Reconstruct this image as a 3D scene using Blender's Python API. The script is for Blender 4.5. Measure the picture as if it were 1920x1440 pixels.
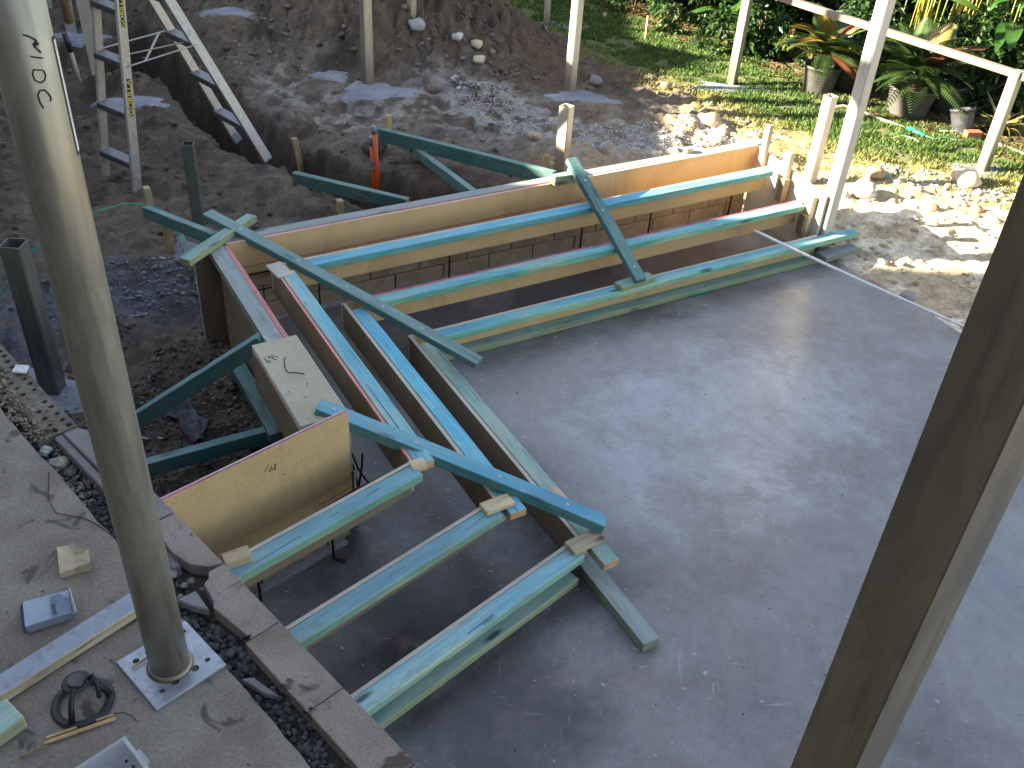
import bpy, bmesh, math, random
import numpy as np
from mathutils import Vector, Matrix, noise
random.seed(7); rng = np.random.default_rng(11)
S = bpy.context.scene
for o in list(bpy.data.objects): bpy.data.objects.remove(o)

# ------------------------------------------------------------------ camera, sky, sun, exposure
CAMH = 2.8
PITCH, ROLL = math.radians(35.8), math.radians(3.98)
FPX = 1800.0
Fv = Vector((0, math.cos(PITCH), -math.sin(PITCH)))
X0 = Vector((1, 0, 0)); U0 = X0.cross(Fv)
XX = math.cos(ROLL)*X0 + math.sin(ROLL)*U0
UU = -math.sin(ROLL)*X0 + math.cos(ROLL)*U0
cd = bpy.data.cameras.new('camera'); cam = bpy.data.objects.new('camera', cd); S.collection.objects.link(cam)
m = Matrix.Identity(4)
for i in range(3):
    m[i][0] = XX[i]; m[i][1] = UU[i]; m[i][2] = -Fv[i]
m[2][3] = CAMH
cam.matrix_world = m
cd.sensor_width = 36; cd.lens = FPX/1920*36; cd.clip_start = 0.05; cd.clip_end = 500
S.camera = cam
SUN_AZ, SUN_EL = math.radians(186), math.radians(22)      # azimuth counted from +X towards +Y
w = bpy.data.worlds.new('World'); S.world = w; w.use_nodes = True
nt = w.node_tree; bg = nt.nodes['Background']
sky = nt.nodes.new('ShaderNodeTexSky'); sky.sky_type = 'NISHITA'; sky.sun_disc = False
sky.sun_elevation = SUN_EL; sky.sun_rotation = math.pi/2 - SUN_AZ
hs = nt.nodes.new('ShaderNodeHueSaturation'); hs.inputs['Saturation'].default_value = .68; nt.links.new(sky.outputs[0], hs.inputs['Color']); nt.links.new(hs.outputs[0], bg.inputs[0]); bg.inputs[1].default_value = 0.055
sl = bpy.data.lights.new('sun', 'SUN'); sl.energy = 5.0; sl.angle = math.radians(0.5); sl.color = (1.0, 0.87, 0.68)
so = bpy.data.objects.new('sun', sl); S.collection.objects.link(so)
sd = Vector((math.cos(SUN_AZ)*math.cos(SUN_EL), math.sin(SUN_AZ)*math.cos(SUN_EL), math.sin(SUN_EL)))
so.rotation_euler = sd.to_track_quat('Z', 'Y').to_euler(); so.location = (-12, 4, 9)
S.view_settings.view_transform = 'Standard'; S.view_settings.look = 'None'
S.view_settings.gamma = 1; S.view_settings.use_curve_mapping = False
S.view_settings.exposure = 2.97

# ------------------------------------------------------------------ survey helpers (metres)
def ray(px, py): return XX*((px-960)/FPX) - UU*((py-720)/FPX) + Fv
def at(px, py, z):
    d = ray(px, py); t = (z-CAMH)/d.z
    return Vector((d.x*t, d.y*t, z))
A1, A3 = math.radians(31.7), math.radians(46.7)
T1 = Vector((math.cos(A1), math.sin(A1), 0)); N1 = Vector((-math.sin(A1), math.cos(A1), 0))
T3 = Vector((math.cos(A3), math.sin(A3), 0)); N3 = Vector((-math.sin(A3), math.cos(A3), 0))
def F1(t, n, z): return T1*t + N1*n + Vector((0, 0, z))        # the two far flights' frame
def F3(t, n, z): return T3*t + N3*n + Vector((0, 0, z))        # the house's frame
def onplane(px, py, n, c):
    d = ray(px, py); O = Vector((0, 0, CAMH)); return O + d*((c-n.dot(O))/n.dot(d))
Z = Vector((0, 0, 1))

# ------------------------------------------------------------------ object helpers
C = S.collection
def obj(name, me, mats=None, parent=None, loc=None, label=None, cat=None, group=None, kind=None):
    o = bpy.data.objects.new(name, me); C.objects.link(o)
    if mats is not None:
        for m_ in (mats if isinstance(mats, (list, tuple)) else [mats]): me.materials.append(m_)
    if loc is not None: o.location = loc
    if parent is not None:
        o.parent = parent; o.location = Vector(o.location) - parent_loc(parent)
    tag(o, label, cat, group, kind); return o
def parent_loc(p):
    l = Vector(p.location)
    while p.parent: p = p.parent; l += Vector(p.location)
    return l
def tag(o, label=None, cat=None, group=None, kind=None):
    if label: o['label'] = label
    if cat: o['category'] = cat
    if group: o['group'] = group
    if kind: o['kind'] = kind
    return o
def thing(name, label, cat, loc=(0, 0, 0), group=None):
    o = bpy.data.objects.new(name, None); C.objects.link(o); o.location = loc; o.empty_display_size = .1
    return tag(o, label, cat, group)
def pm(name, verts, faces):
    me = bpy.data.meshes.new(name); me.from_pydata([tuple(v) for v in verts], [], faces); me.update(); return me
def npmesh(name, V, Fc, k):
    """V (n,3), Fc (f,k) fast mesh"""
    me = bpy.data.meshes.new(name); n = len(V); f = len(Fc)
    me.vertices.add(n); me.vertices.foreach_set('co', np.asarray(V, np.float32).ravel())
    me.loops.add(f*k); me.loops.foreach_set('vertex_index', np.asarray(Fc, np.int32).ravel())
    me.polygons.add(f); me.polygons.foreach_set('loop_start', np.arange(f, dtype=np.int32)*k)
    me.update(calc_edges=True); me.validate(); return me
def vcol(me, cols, name='tint'):
    a = me.color_attributes.new(name, 'FLOAT_COLOR', 'POINT')
    c = np.ones((len(me.vertices), 4), np.float32); c[:, :3] = cols
    a.data.foreach_set('color', c.ravel())
def smooth(me):
    me.polygons.foreach_set('use_smooth', np.ones(len(me.polygons), bool)); me.update()

def board_mesh(L, w, t, bev=.0025, bow=0.0, seg=1, wear=0.0, taper=None):
    """X along, Z=0 is the top face. material slots: 0 top/bottom, 1 long edges, 2 ends"""
    bm = bmesh.new(); seg = max(seg, 1)
    rings = []
    for i in range(seg+1):
        x = -L/2+L*i/seg; u = 2*x/L
        dz = bow*(1-u*u); dy = bow*.6*(1-u*u)
        j = (lambda: random.uniform(-wear, wear))
        rings.append([bm.verts.new((x+j()*(i in (0, seg)), sy*w/2+dy+j(), sz+dz+j())) for sy, sz in ((-1, 0), (1, 0), (1, -t), (-1, -t))])
    for a, b in zip(rings[:-1], rings[1:]):
        for k in range(4):
            f = bm.faces.new((a[k], b[k], b[(k+1) % 4], a[(k+1) % 4])); f.material_index = 0 if k in (0, 2) else 1
    f = bm.faces.new(rings[0][::-1][::-1]); f.material_index = 2
    f = bm.faces.new(rings[-1][::-1]); f.material_index = 2
    bmesh.ops.recalc_face_normals(bm, faces=bm.faces)
    if bev > 0:
        bmesh.ops.bevel(bm, geom=[e for e in bm.edges if len(e.link_faces) == 2 and e.calc_face_angle(0) > .7], offset=bev, segments=1, affect='EDGES', material=-1)
    me = bpy.data.meshes.new('board'); bm.to_mesh(me); bm.free(); return me
def frame_rot(d, up=Z):
    x = d.normalized(); z = (up - x*up.dot(x)).normalized(); y = z.cross(x)
    return Matrix(((x.x, y.x, z.x), (x.y, y.y, z.y), (x.z, y.z, z.z)))
def board(name, p0, p1, w, t, mats, parent=None, up=Z, bev=.0025, bow=0.0, seg=1, wear=.0008, **kw):
    p0, p1 = Vector(p0), Vector(p1); d = p1-p0
    me = board_mesh(d.length, w, t, bev, bow, seg, wear)
    mats = list(mats) if isinstance(mats, (list, tuple)) else [mats]*3
    while len(mats) < 3: mats.append(mats[-1])
    o = obj(name, me, mats, parent, (p0+p1)/2, **kw)
    o.rotation_euler = frame_rot(d, up).to_euler(); return o
def tube_mesh(pts, r, n=8, cap=True, radii=None):
    pts = [Vector(p) for p in pts]; V = []; Fc = []
    prev = None
    for i, p in enumerate(pts):
        d = (pts[min(i+1, len(pts)-1)]-pts[max(i-1, 0)]).normalized()
        if prev is None: a = d.orthogonal().normalized()
        else: a = (prev-d*prev.dot(d)).normalized()
        prev = a; b = d.cross(a); rr = radii[i] if radii else r
        for k in range(n):
            an = 2*math.pi*k/n; V.append(p+a*math.cos(an)*rr+b*math.sin(an)*rr)
    for i in range(len(pts)-1):
        for k in range(n): Fc.append((i*n+k, i*n+(k+1) % n, (i+1)*n+(k+1) % n, (i+1)*n+k))
    if cap: Fc.append(tuple(range(n))[::-1]); Fc.append(tuple(range((len(pts)-1)*n, len(pts)*n)))
    me = pm('tube', V, Fc); smooth(me)
    if cap:
        for p in list(me.polygons)[-2:]: p.use_smooth = False
    return me
def tube(name, pts, r, mat_, parent=None, n=8, radii=None, **kw):
    base = Vector(pts[0]); me = tube_mesh([Vector(p)-base for p in pts], r, n, radii=radii)
    return obj(name, me, mat_, parent, base, **kw)
def prism(name, poly, z0, z1, mat_, parent=None, bev=0.0, jit=0.0, **kw):
    base = sum((Vector((p[0], p[1], 0)) for p in poly), Vector())/len(poly); base.z = z1
    bm = bmesh.new()
    def j(): return random.uniform(-jit, jit)
    top = [bm.verts.new((p[0]-base.x+j(), p[1]-base.y+j(), j()*.5)) for p in poly]
    bot = [bm.verts.new((v.co.x, v.co.y, z0-z1)) for v in top]
    n = len(poly); bm.faces.new(top); bm.faces.new(bot[::-1])
    for i in range(n): bm.faces.new((top[i], bot[i], bot[(i+1) % n], top[(i+1) % n]))
    bmesh.ops.recalc_face_normals(bm, faces=bm.faces)
    if bev: bmesh.ops.bevel(bm, geom=[e for e in bm.edges if e.calc_face_angle(0) > .3], offset=bev, segments=2, affect='EDGES')
    me = bpy.data.meshes.new(name); bm.to_mesh(me); bm.free()
    return obj(name, me, mat_, parent, base, **kw)
def rock_mesh(r, seed, sub=2, flat=.7):
    bm = bmesh.new(); bmesh.ops.create_icosphere(bm, subdivisions=sub, radius=r)
    for v in bm.verts:
        n_ = noise.noise(v.co/r*1.3+Vector((seed, 0, 0)))*.45+noise.noise(v.co/r*3.1+Vector((0, seed, 0)))*.18
        v.co *= 1+n_; v.co.z *= flat
    me = bpy.data.meshes.new('rock'); bm.to_mesh(me); bm.free(); return me
def rocks(name, pts, radii, cols, mat_, flat=.65, **kw):
    """many stones as one mesh"""
    bm = bmesh.new(); bmesh.ops.create_icosphere(bm, subdivisions=1, radius=1)
    bv = np.array([v.co[:] for v in bm.verts]); bf = np.array([[v.index for v in f.verts] for f in bm.faces]); bm.free()
    n = len(pts); k = len(bv)
    V = bv[None]*(1+rng.uniform(-.28, .28, (n, k, 1)))
    V = V*rng.uniform(.6, 1.25, (n, 1, 3)); V[:, :, 2] *= flat
    an = rng.uniform(0, 6.28, n); c, s = np.cos(an), np.sin(an)
    x = V[..., 0]*c[:, None]-V[..., 1]*s[:, None]; y = V[..., 0]*s[:, None]+V[..., 1]*c[:, None]
    V = np.stack([x, y, V[..., 2]], -1)*np.asarray(radii)[:, None, None]+np.asarray(pts)[:, None, :]
    Fc = (bf[None]+(np.arange(n)*k)[:, None, None]).reshape(-1, 3)
    me = npmesh(name, V.reshape(-1, 3), Fc, 3); vcol(me, np.repeat(np.asarray(cols), k, 0))
    return obj(name, me, mat_, **kw)

# ------------------------------------------------------------------ materials
def MR(n, l, v, a, b_):
    x = n.new('ShaderNodeMapRange'); l.new(v, x.inputs[0]); x.inputs[1].default_value = a; x.inputs[2].default_value = b_; return x.outputs[0]
def newmat(name):
    m_ = bpy.data.materials.new(name); m_.use_nodes = True; n = m_.node_tree.nodes; return m_, n, m_.node_tree.links, n['Principled BSDF']
def mix(n, l, fac, a, b, mode='MIX'):
    x = n.new('ShaderNodeMix'); x.data_type = 'RGBA'; x.blend_type = mode
    for i, v in ((0, fac), (6, a), (7, b)):
        if hasattr(v, 'links'): l.new(v, x.inputs[i])
        elif i == 0: x.inputs[0].default_value = v
        else: x.inputs[i].default_value = (*v, 1)
    return x.outputs[2]
def coords(n, l, scale=(1, 1, 1), rnd=True, kind='Object'):
    tc = n.new('ShaderNodeTexCoord'); mp = n.new('ShaderNodeMapping'); mp.inputs['Scale'].default_value = scale
    if rnd:
        oi = n.new('ShaderNodeObjectInfo'); mu = n.new('ShaderNodeVectorMath'); mu.operation = 'SCALE'
        mu.inputs[0].default_value = (37.0, 11.3, 23.7); l.new(oi.outputs['Random'], mu.inputs['Scale'])
        ad = n.new('ShaderNodeVectorMath'); l.new(tc.outputs[kind], ad.inputs[0]); l.new(mu.outputs[0], ad.inputs[1])
        l.new(ad.outputs[0], mp.inputs[0])
    else: l.new(tc.outputs[kind], mp.inputs[0])
    return mp.outputs[0]
def ntex(n, l, co, scale, detail=4, rough=.6, dist=0.0):
    t = n.new('ShaderNodeTexNoise'); t.inputs['Scale'].default_value = scale; t.inputs['Detail'].default_value = detail
    t.inputs['Roughness'].default_value = rough; t.inputs['Distortion'].default_value = dist; l.new(co, t.inputs[0]); return t.outputs[0]
def ramp(n, l, fac, stops, interp='LINEAR'):
    r = n.new('ShaderNodeValToRGB'); r.color_ramp.interpolation = interp; e = r.color_ramp.elements
    e[0].position, e[0].color = stops[0][0], (*stops[0][1], 1); e[1].position, e[1].color = stops[-1][0], (*stops[-1][1], 1)
    for p, c in stops[1:-1]: q = e.new(p); q.color = (*c, 1)
    l.new(fac, r.inputs[0]); return r.outputs[0]
def bump(n, l, b, h, strength, dist=.004, prev=None):
    x = n.new('ShaderNodeBump'); x.inputs['Strength'].default_value = strength; x.inputs['Distance'].default_value = dist
    l.new(h, x.inputs['Height'])
    if prev: l.new(prev, x.inputs['Normal'])
    l.new(x.outputs[0], b.inputs['Normal']); return x.outputs[0]
def g3(v): return (v, v, v)
def soft(name, c0, c1, scale=8, rough=.8, stretch=(1, 1, 1), bmp=.3, spots=None, metallic=0, detail=5, fine=60, finev=.25, lo=.35, hi=.65, bdist=.003):
    """two-colour mottled surface with fine grain; spots = (colour, scale, threshold)"""
    m_, n, l, b = newmat(name); co = coords(n, l, stretch)
    a = ntex(n, l, co, scale, detail, .6, .3)
    col = ramp(n, l, a, [(lo, c0), (hi, c1)])
    f = ntex(n, l, co, fine, 3, .7)
    col = mix(n, l, 1.0, col, ramp(n, l, f, [(.3, g3(1-finev)), (.7, g3(1+finev*.5))]), 'MULTIPLY')
    if spots:
        s = ntex(n, l, co, spots[1], 3, .6, .8)
        col = mix(n, l, ramp(n, l, s, [(spots[2], g3(0)), (spots[2]+.06, g3(1))]), col, spots[0])
    l.new(col, b.inputs['Base Color']); b.inputs['Roughness'].default_value = rough; b.inputs['Metallic'].default_value = metallic
    bump(n, l, b, f, bmp, bdist); return m_
def timber(name, c0, c1, c2, rough=.62, knots=True, grime=(.05, .08, .07)):
    m_, n, l, b = newmat(name)
    co = coords(n, l, (1, 1, 1)); cg = coords(n, l, (1.5, 26, 26)); cl = coords(n, l, (1.6, 9, 9))
    big = ntex(n, l, cl, 1.3, 3, .55, .4); grain = ntex(n, l, cg, 2.2, 5, .65, .5)
    col = ramp(n, l, big, [(.30, c0), (.5, c1), (.70, c2)])
    col = mix(n, l, 1.0, col, ramp(n, l, grain, [(.25, g3(.72)), (.5, g3(1)), (.78, g3(1.16))]), 'MULTIPLY')
    worn = ntex(n, l, coords(n, l, (3, 14, 14)), 3.0, 4, .7, .6)
    col = mix(n, l, ramp(n, l, worn, [(.60, g3(0)), (.72, g3(.45))]), col, (.42, .50, .40))
    oi = n.new('ShaderNodeObjectInfo'); hsv = n.new('ShaderNodeHueSaturation')
    l.new(ramp(n, l, oi.outputs['Random'], [(0, g3(.88)), (1, g3(1.35))]), hsv.inputs['Value'])
    mh = n.new('ShaderNodeMath'); mh.operation = 'FRACT'; mm2 = n.new('ShaderNodeMath'); mm2.operation = 'MULTIPLY'; mm2.inputs[1].default_value = 7.3; l.new(oi.outputs['Random'], mm2.inputs[0]); l.new(mm2.outputs[0], mh.inputs[0])
    l.new(ramp(n, l, mh.outputs[0], [(0, g3(.80)), (1, g3(1.08))]), hsv.inputs['Saturation']); l.new(col, hsv.inputs['Color']); col = hsv.outputs[0]
    dirt = ntex(n, l, coords(n, l, (2, 5, 5)), 4, 6, .75, .6)
    col = mix(n, l, ramp(n, l, dirt, [(.56, g3(0)), (.68, g3(.55))]), col, (.23, .20, .15))
    if knots:
        v = n.new('ShaderNodeTexVoronoi'); v.feature = 'F1'; v.inputs['Scale'].default_value = 1.0; v.inputs['Randomness'].default_value = 1
        l.new(coords(n, l, (3.2, 12, 12)), v.inputs['Vector'])
        col = mix(n, l, ramp(n, l, v.outputs['Distance'], [(.08, g3(.95)), (.19, g3(0))]), col, grime)
        st = ntex(n, l, coords(n, l, (1.1, 30, 30)), 3.0, 2, .5, 1.2)
        col = mix(n, l, ramp(n, l, st, [(.67, g3(0)), (.70, g3(.7))]), col, grime)
    l.new(col, b.inputs['Base Color']); b.inputs['Roughness'].default_value = rough
    bump(n, l, b, grain, .5, .002); return m_

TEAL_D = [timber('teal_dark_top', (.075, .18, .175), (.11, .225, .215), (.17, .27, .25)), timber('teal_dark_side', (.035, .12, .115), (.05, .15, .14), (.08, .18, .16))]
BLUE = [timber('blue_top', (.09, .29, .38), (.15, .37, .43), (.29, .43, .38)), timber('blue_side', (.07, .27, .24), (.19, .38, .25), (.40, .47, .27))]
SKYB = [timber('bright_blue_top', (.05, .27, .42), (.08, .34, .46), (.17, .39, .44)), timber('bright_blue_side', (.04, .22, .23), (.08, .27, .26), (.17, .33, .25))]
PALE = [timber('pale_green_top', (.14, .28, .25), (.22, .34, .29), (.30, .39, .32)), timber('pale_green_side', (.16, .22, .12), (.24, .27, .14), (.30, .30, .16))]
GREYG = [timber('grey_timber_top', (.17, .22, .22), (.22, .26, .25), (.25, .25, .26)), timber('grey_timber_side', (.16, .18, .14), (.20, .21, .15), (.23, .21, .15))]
ENDG = soft('end_grain', (.50, .30, .13), (.62, .42, .22), 30, .8, fine=200)
PINE = timber('raw_pine', (.42, .30, .15), (.50, .38, .21), (.58, .46, .28), .7, grime=(.12, .07, .03))
STAKE = timber('stake_pine', (.30, .21, .08), (.38, .27, .11), (.45, .34, .17), .75, grime=(.1, .06, .03))
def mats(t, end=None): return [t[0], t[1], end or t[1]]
def chipboard(name, c0, c1, edge=False):
    m_, n, l, b = newmat(name); co = coords(n, l)
    a = ntex(n, l, co, 2.5, 5, .6, .5); f = ntex(n, l, co, 190, 2, .8); f2 = ntex(n, l, co, 75, 3, .8, .3)
    col = ramp(n, l, a, [(.3, c0), (.7, c1)])
    col = mix(n, l, 1, col, ramp(n, l, f, [(.3, g3(.82)), (.55, g3(1)), (.75, g3(1.15))]), 'MULTIPLY')
    col = mix(n, l, ramp(n, l, f2, [(.69, g3(0)), (.75, g3(.7))]), col, tuple(x*.55 for x in c0))
    s = ntex(n, l, coords(n, l, (1, 1, .35)), 3.2, 5, .72, 1.0)
    col = mix(n, l, ramp(n, l, s, [(.52, g3(0)), (.70, g3(.45))]), col, tuple(x*.6 for x in c0))
    l.new(col, b.inputs['Base Color']); b.inputs['Roughness'].default_value = .78; bump(n, l, b, f2, .25, .002); return m_
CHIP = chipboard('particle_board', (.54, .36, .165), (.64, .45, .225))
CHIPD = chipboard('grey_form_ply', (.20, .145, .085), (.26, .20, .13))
CHIPE = chipboard('particle_board_edge', (.46, .42, .35), (.58, .54, .46))
CHIPW = chipboard('pale_box_board', (.42, .375, .27), (.50, .455, .33))
RED = soft('red_paint', (.55, .03, .04), (.70, .10, .11), 20, .6)
MAGENTA = soft('faded_red_paint', (.35, .07, .12), (.50, .16, .22), 20, .6)
BRICK = soft('clay_brick', (.33, .245, .165), (.45, .345, .235), 9, .92, fine=140, finev=.35, spots=((.16, .11, .07), 14, .66), bmp=.5)
MORTAR = soft('mortar', (.05, .043, .035), (.09, .075, .06), 20, .95, fine=150, finev=.3)
RUST = soft('rusty_steel', (.10, .035, .015), (.045, .022, .015), 30, .75, metallic=.3, fine=160, finev=.4)
FOOT = soft('footing_concrete', (.24, .235, .24), (.34, .33, .34), 12, .85, fine=90, finev=.3, spots=((.13, .12, .12), 16, .64))

SLAB_ORG = (0, 0)
def slab_mat():
    m_, n, l, b = newmat('slab_concrete'); co = coords(n, l, rnd=False)
    a = ntex(n, l, co, .9, 6, .62, .4); c = ntex(n, l, co, 2.2, 8, .72, .35); d = ntex(n, l, co, 14, 5, .75, .3); e = ntex(n, l, co, 120, 2, .7)
    col = ramp(n, l, a, [(.32, (.125, .112, .112)), (.46, (.185, .176, .175)), (.56, (.24, .235, .232)), (.68, (.175, .178, .20))])
    col = mix(n, l, ramp(n, l, c, [(.48, g3(0)), (.68, g3(.6))]), col, (.27, .265, .26))
    # broad pale bloom in the middle of the slab, shade inside the forms painted in as dark patches (both with ragged edges)
    def blob(cx, cy, r0, r1, amt, warp=.5):
        vm = n.new('ShaderNodeVectorMath'); vm.operation = 'DISTANCE'; l.new(co, vm.inputs[0]); vm.inputs[1].default_value = (cx, cy, 0)
        ma = n.new('ShaderNodeMath'); ma.operation = 'MULTIPLY_ADD'; l.new(c, ma.inputs[0]); ma.inputs[1].default_value = warp*4; l.new(vm.outputs['Value'], ma.inputs[2])
        return ramp(n, l, MR(n, l, ma.outputs[0], r0+warp*2, r1+warp*2), [(0, g3(amt)), (1, g3(0))])
    ORG = SLAB_ORG
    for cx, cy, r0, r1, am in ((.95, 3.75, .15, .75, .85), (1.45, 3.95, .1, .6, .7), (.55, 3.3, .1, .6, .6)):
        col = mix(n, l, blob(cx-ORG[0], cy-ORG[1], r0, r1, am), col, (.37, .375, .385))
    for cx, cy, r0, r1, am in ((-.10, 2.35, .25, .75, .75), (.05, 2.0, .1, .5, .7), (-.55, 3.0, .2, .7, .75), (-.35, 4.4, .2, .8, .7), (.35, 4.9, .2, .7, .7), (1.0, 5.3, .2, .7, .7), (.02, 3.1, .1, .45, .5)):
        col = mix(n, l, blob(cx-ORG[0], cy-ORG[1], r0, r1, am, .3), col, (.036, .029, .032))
    pk = ntex(n, l, coords(n, l, (1.3, 1, 1), False), 1.9, 4, .6, 1.5)
    col = mix(n, l, ramp(n, l, pk, [(.57, g3(0)), (.72, g3(.38))]), col, (.23, .14, .115))
    tn = ntex(n, l, coords(n, l, (1, 1.2, 1), False), 4.1, 3, .6, .5)
    col = mix(n, l, ramp(n, l, tn, [(.64, g3(0)), (.73, g3(.5))]), col, (.23, .185, .145))
    col = mix(n, l, 1, col, ramp(n, l, d, [(.3, g3(.84)), (.7, g3(1.14))]), 'MULTIPLY')
    col = mix(n, l, 1, col, ramp(n, l, e, [(.3, g3(.88)), (.7, g3(1.1))]), 'MULTIPLY')
    sp = ntex(n, l, coords(n, l, (1, 1, 1), False), 38, 2, .5, .4)
    col = mix(n, l, ramp(n, l, sp, [(.71, g3(0)), (.74, g3(.8))]), col, (.40, .40, .41))
    dk = ntex(n, l, coords(n, l, (1, 1, 3), False), 52, 1, .5, .2)
    col = mix(n, l, ramp(n, l, dk, [(.755, g3(0)), (.775, g3(.8))]), col, (.06, .055, .055))
    for sx, sy, sc_ in ((9, .8, 3), (1.1, 8, 2.4)):
        sc = ntex(n, l, coords(n, l, (sx, sy, 1), False), sc_, 3, .6, 2.5)
        col = mix(n, l, ramp(n, l, sc, [(.70, g3(0)), (.72, g3(.55))]), col, (.33, .34, .36))
    l.new(col, b.inputs['Base Color'])
    r = ramp(n, l, c, [(.3, g3(.28)), (.7, g3(.46))]); l.new(r, b.inputs['Roughness']); b.inputs['Specular IOR Level'].default_value = .85
    p = bump(n, l, b, d, .14, .004); bump(n, l, b, a, .25, .02, p); return m_
def earth_mat():
    m_, n, l, b = newmat('earth'); co = coords(n, l, rnd=False)
    at_ = n.new('ShaderNodeAttribute'); at_.attribute_name = 'tint'
    a = ntex(n, l, co, 7, 7, .7, .4); f = ntex(n, l, co, 45, 5, .8, .2); e = ntex(n, l, co, 170, 3, .8)
    col = mix(n, l, 1, at_.outputs['Color'], ramp(n, l, a, [(.3, g3(.68)), (.5, g3(1)), (.7, g3(1.3))]), 'MULTIPLY')
    col = mix(n, l, 1, col, ramp(n, l, f, [(.3, g3(.6)), (.5, g3(1)), (.72, g3(1.45))]), 'MULTIPLY')
    v = n.new('ShaderNodeTexVoronoi'); v.inputs['Scale'].default_value = 42; l.new(co, v.inputs['Vector'])
    sp = mix(n, l, 1, ramp(n, l, v.outputs['Distance'], [(.10, g3(1)), (.17, g3(0))]), ramp(n, l, a, [(.5, g3(0)), (.62, g3(.8))]), 'MULTIPLY')
    col = mix(n, l, sp, col, (.36, .33, .28))
    l.new(col, b.inputs['Base Color']); b.inputs['Roughness'].default_value = .95
    p = bump(n, l, b, f, .8, .012); bump(n, l, b, e, .5, .004, p); return m_
EARTH = earth_mat()
def tint_mat(name, rough=.9, scale=60, bm_=.5, var=.35, trans=0.0):
    m_, n, l, b = newmat(name); co = coords(n, l, rnd=False)
    at_ = n.new('ShaderNodeAttribute'); at_.attribute_name = 'tint'; f = ntex(n, l, co, scale, 4, .7)
    col = mix(n, l, 1, at_.outputs['Color'], ramp(n, l, f, [(.3, g3(1-var)), (.7, g3(1+var))]), 'MULTIPLY')
    l.new(col, b.inputs['Base Color']); b.inputs['Roughness'].default_value = rough
    if bm_: bump(n, l, b, f, bm_, .004)
    if trans:
        tr = n.new('ShaderNodeBsdfTranslucent'); l.new(col, tr.inputs[0]); ms = n.new('ShaderNodeMixShader'); ms.inputs[0].default_value = trans
        l.new(b.outputs[0], ms.inputs[1]); l.new(tr.outputs[0], ms.inputs[2]); l.new(ms.outputs[0], n['Material Output'].inputs[0])
    return m_
STONE = tint_mat('stone'); GRASSM = tint_mat('grass_blade', .6, 3, 0, .2, .35); LEAFM = tint_mat('leaf', .38, 6, 0, .25, .25)
def leafmat(name, c0, c1, rough=.35, trans=.25):
    m_, n, l, b = newmat(name); oi = n.new('ShaderNodeObjectInfo'); co = coords(n, l)
    f = ntex(n, l, co, 9, 3, .6); col = mix(n, l, oi.outputs['Random'], c0, c1)
    col = mix(n, l, 1, col, ramp(n, l, f, [(.3, g3(.75)), (.7, g3(1.2))]), 'MULTIPLY')
    l.new(col, b.inputs['Base Color']); b.inputs['Roughness'].default_value = rough
    tr = n.new('ShaderNodeBsdfTranslucent'); l.new(col, tr.inputs[0]); ms = n.new('ShaderNodeMixShader'); ms.inputs[0].default_value = trans
    l.new(b.outputs[0], ms.inputs[1]); l.new(tr.outputs[0], ms.inputs[2]); l.new(ms.outputs[0], n['Material Output'].inputs[0]); return m_
def galv_mat(name, c0, c1, rough=.42, metallic=.75, stretch=(1, 1, .25), dirt=False):
    m_, n, l, b = newmat(name); co = coords(n, l, stretch)
    v = n.new('ShaderNodeTexVoronoi'); v.inputs['Scale'].default_value = 55; l.new(co, v.inputs['Vector'])
    a = ntex(n, l, co, 6, 5, .6, .5)
    col = ramp(n, l, a, [(.3, c0), (.7, c1)])
    sep = n.new('ShaderNodeSeparateColor'); l.new(v.outputs['Color'], sep.inputs[0])
    col = mix(n, l, 1, col, ramp(n, l, sep.outputs[0], [(0, g3(.92)), (1, g3(1.08))]), 'MULTIPLY')
    s = ntex(n, l, co, 14, 4, .7, .8)
    col = mix(n, l, ramp(n, l, s, [(.66, g3(0)), (.74, g3(.5))]), col, (.12, .10, .07))
    st = ntex(n, l, coords(n, l, (9, 9, .6)), 3, 5, .7, .5)
    col = mix(n, l, ramp(n, l, st, [(.52, g3(0)), (.66, g3(.45))]), col, tuple(x*.55 for x in c0))
    if dirt:
        sx = n.new('ShaderNodeSeparateXYZ'); tc2 = n.new('ShaderNodeTexCoord'); l.new(tc2.outputs['Object'], sx.inputs[0])
        md = n.new('ShaderNodeMath'); md.operation = 'MULTIPLY_ADD'; l.new(a, md.inputs[0]); md.inputs[1].default_value = -.5; l.new(sx.outputs[2], md.inputs[2])
        col = mix(n, l, ramp(n, l, MR(n, l, md.outputs[0], -.25, .05), [(0, g3(.85)), (1, g3(0))]), col, (.22, .17, .12))
    l.new(col, b.inputs['Base Color']); b.inputs['Metallic'].default_value = metallic
    l.new(ramp(n, l, a, [(.3, g3(rough-.08)), (.7, g3(rough+.12))]), b.inputs['Roughness']); bump(n, l, b, a, .15, .002); return m_
GALV = galv_mat('galvanised_steel', (.34, .33, .29), (.46, .44, .39), dirt=True)
GALVD = galv_mat('galvanised_tube', (.27, .25, .20), (.37, .345, .275), .40, .65)
PLATE = galv_mat('galvanised_plate', (.33, .35, .39), (.46, .48, .52), .42, .6, (1, 1, 1))
ALU = galv_mat('ladder_aluminium', (.36, .33, .29), (.44, .41, .36), .48, .55, (1, 1, 1))
ALUW = galv_mat('pale_aluminium', (.27, .29, .34), (.36, .38, .43), .5, .2, (1, 1, 1))
STEPM = galv_mat('ribbed_step', (.17, .175, .19), (.24, .245, .26), .5, .5, (1, 8, 1))
DARKALU = soft('dark_step_metal', (.07, .075, .085), (.12, .125, .14), 20, .5, metallic=.4)
BLACKINK = soft('black_marker', (.012, .012, .012), (.025, .022, .02), 30, .7)
BROWNINK = soft('brown_marker', (.10, .045, .01), (.14, .07, .02), 30, .7)
WHITEP = soft('white_label', (.68, .66, .68), (.80, .78, .78), 40, .5)
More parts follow.
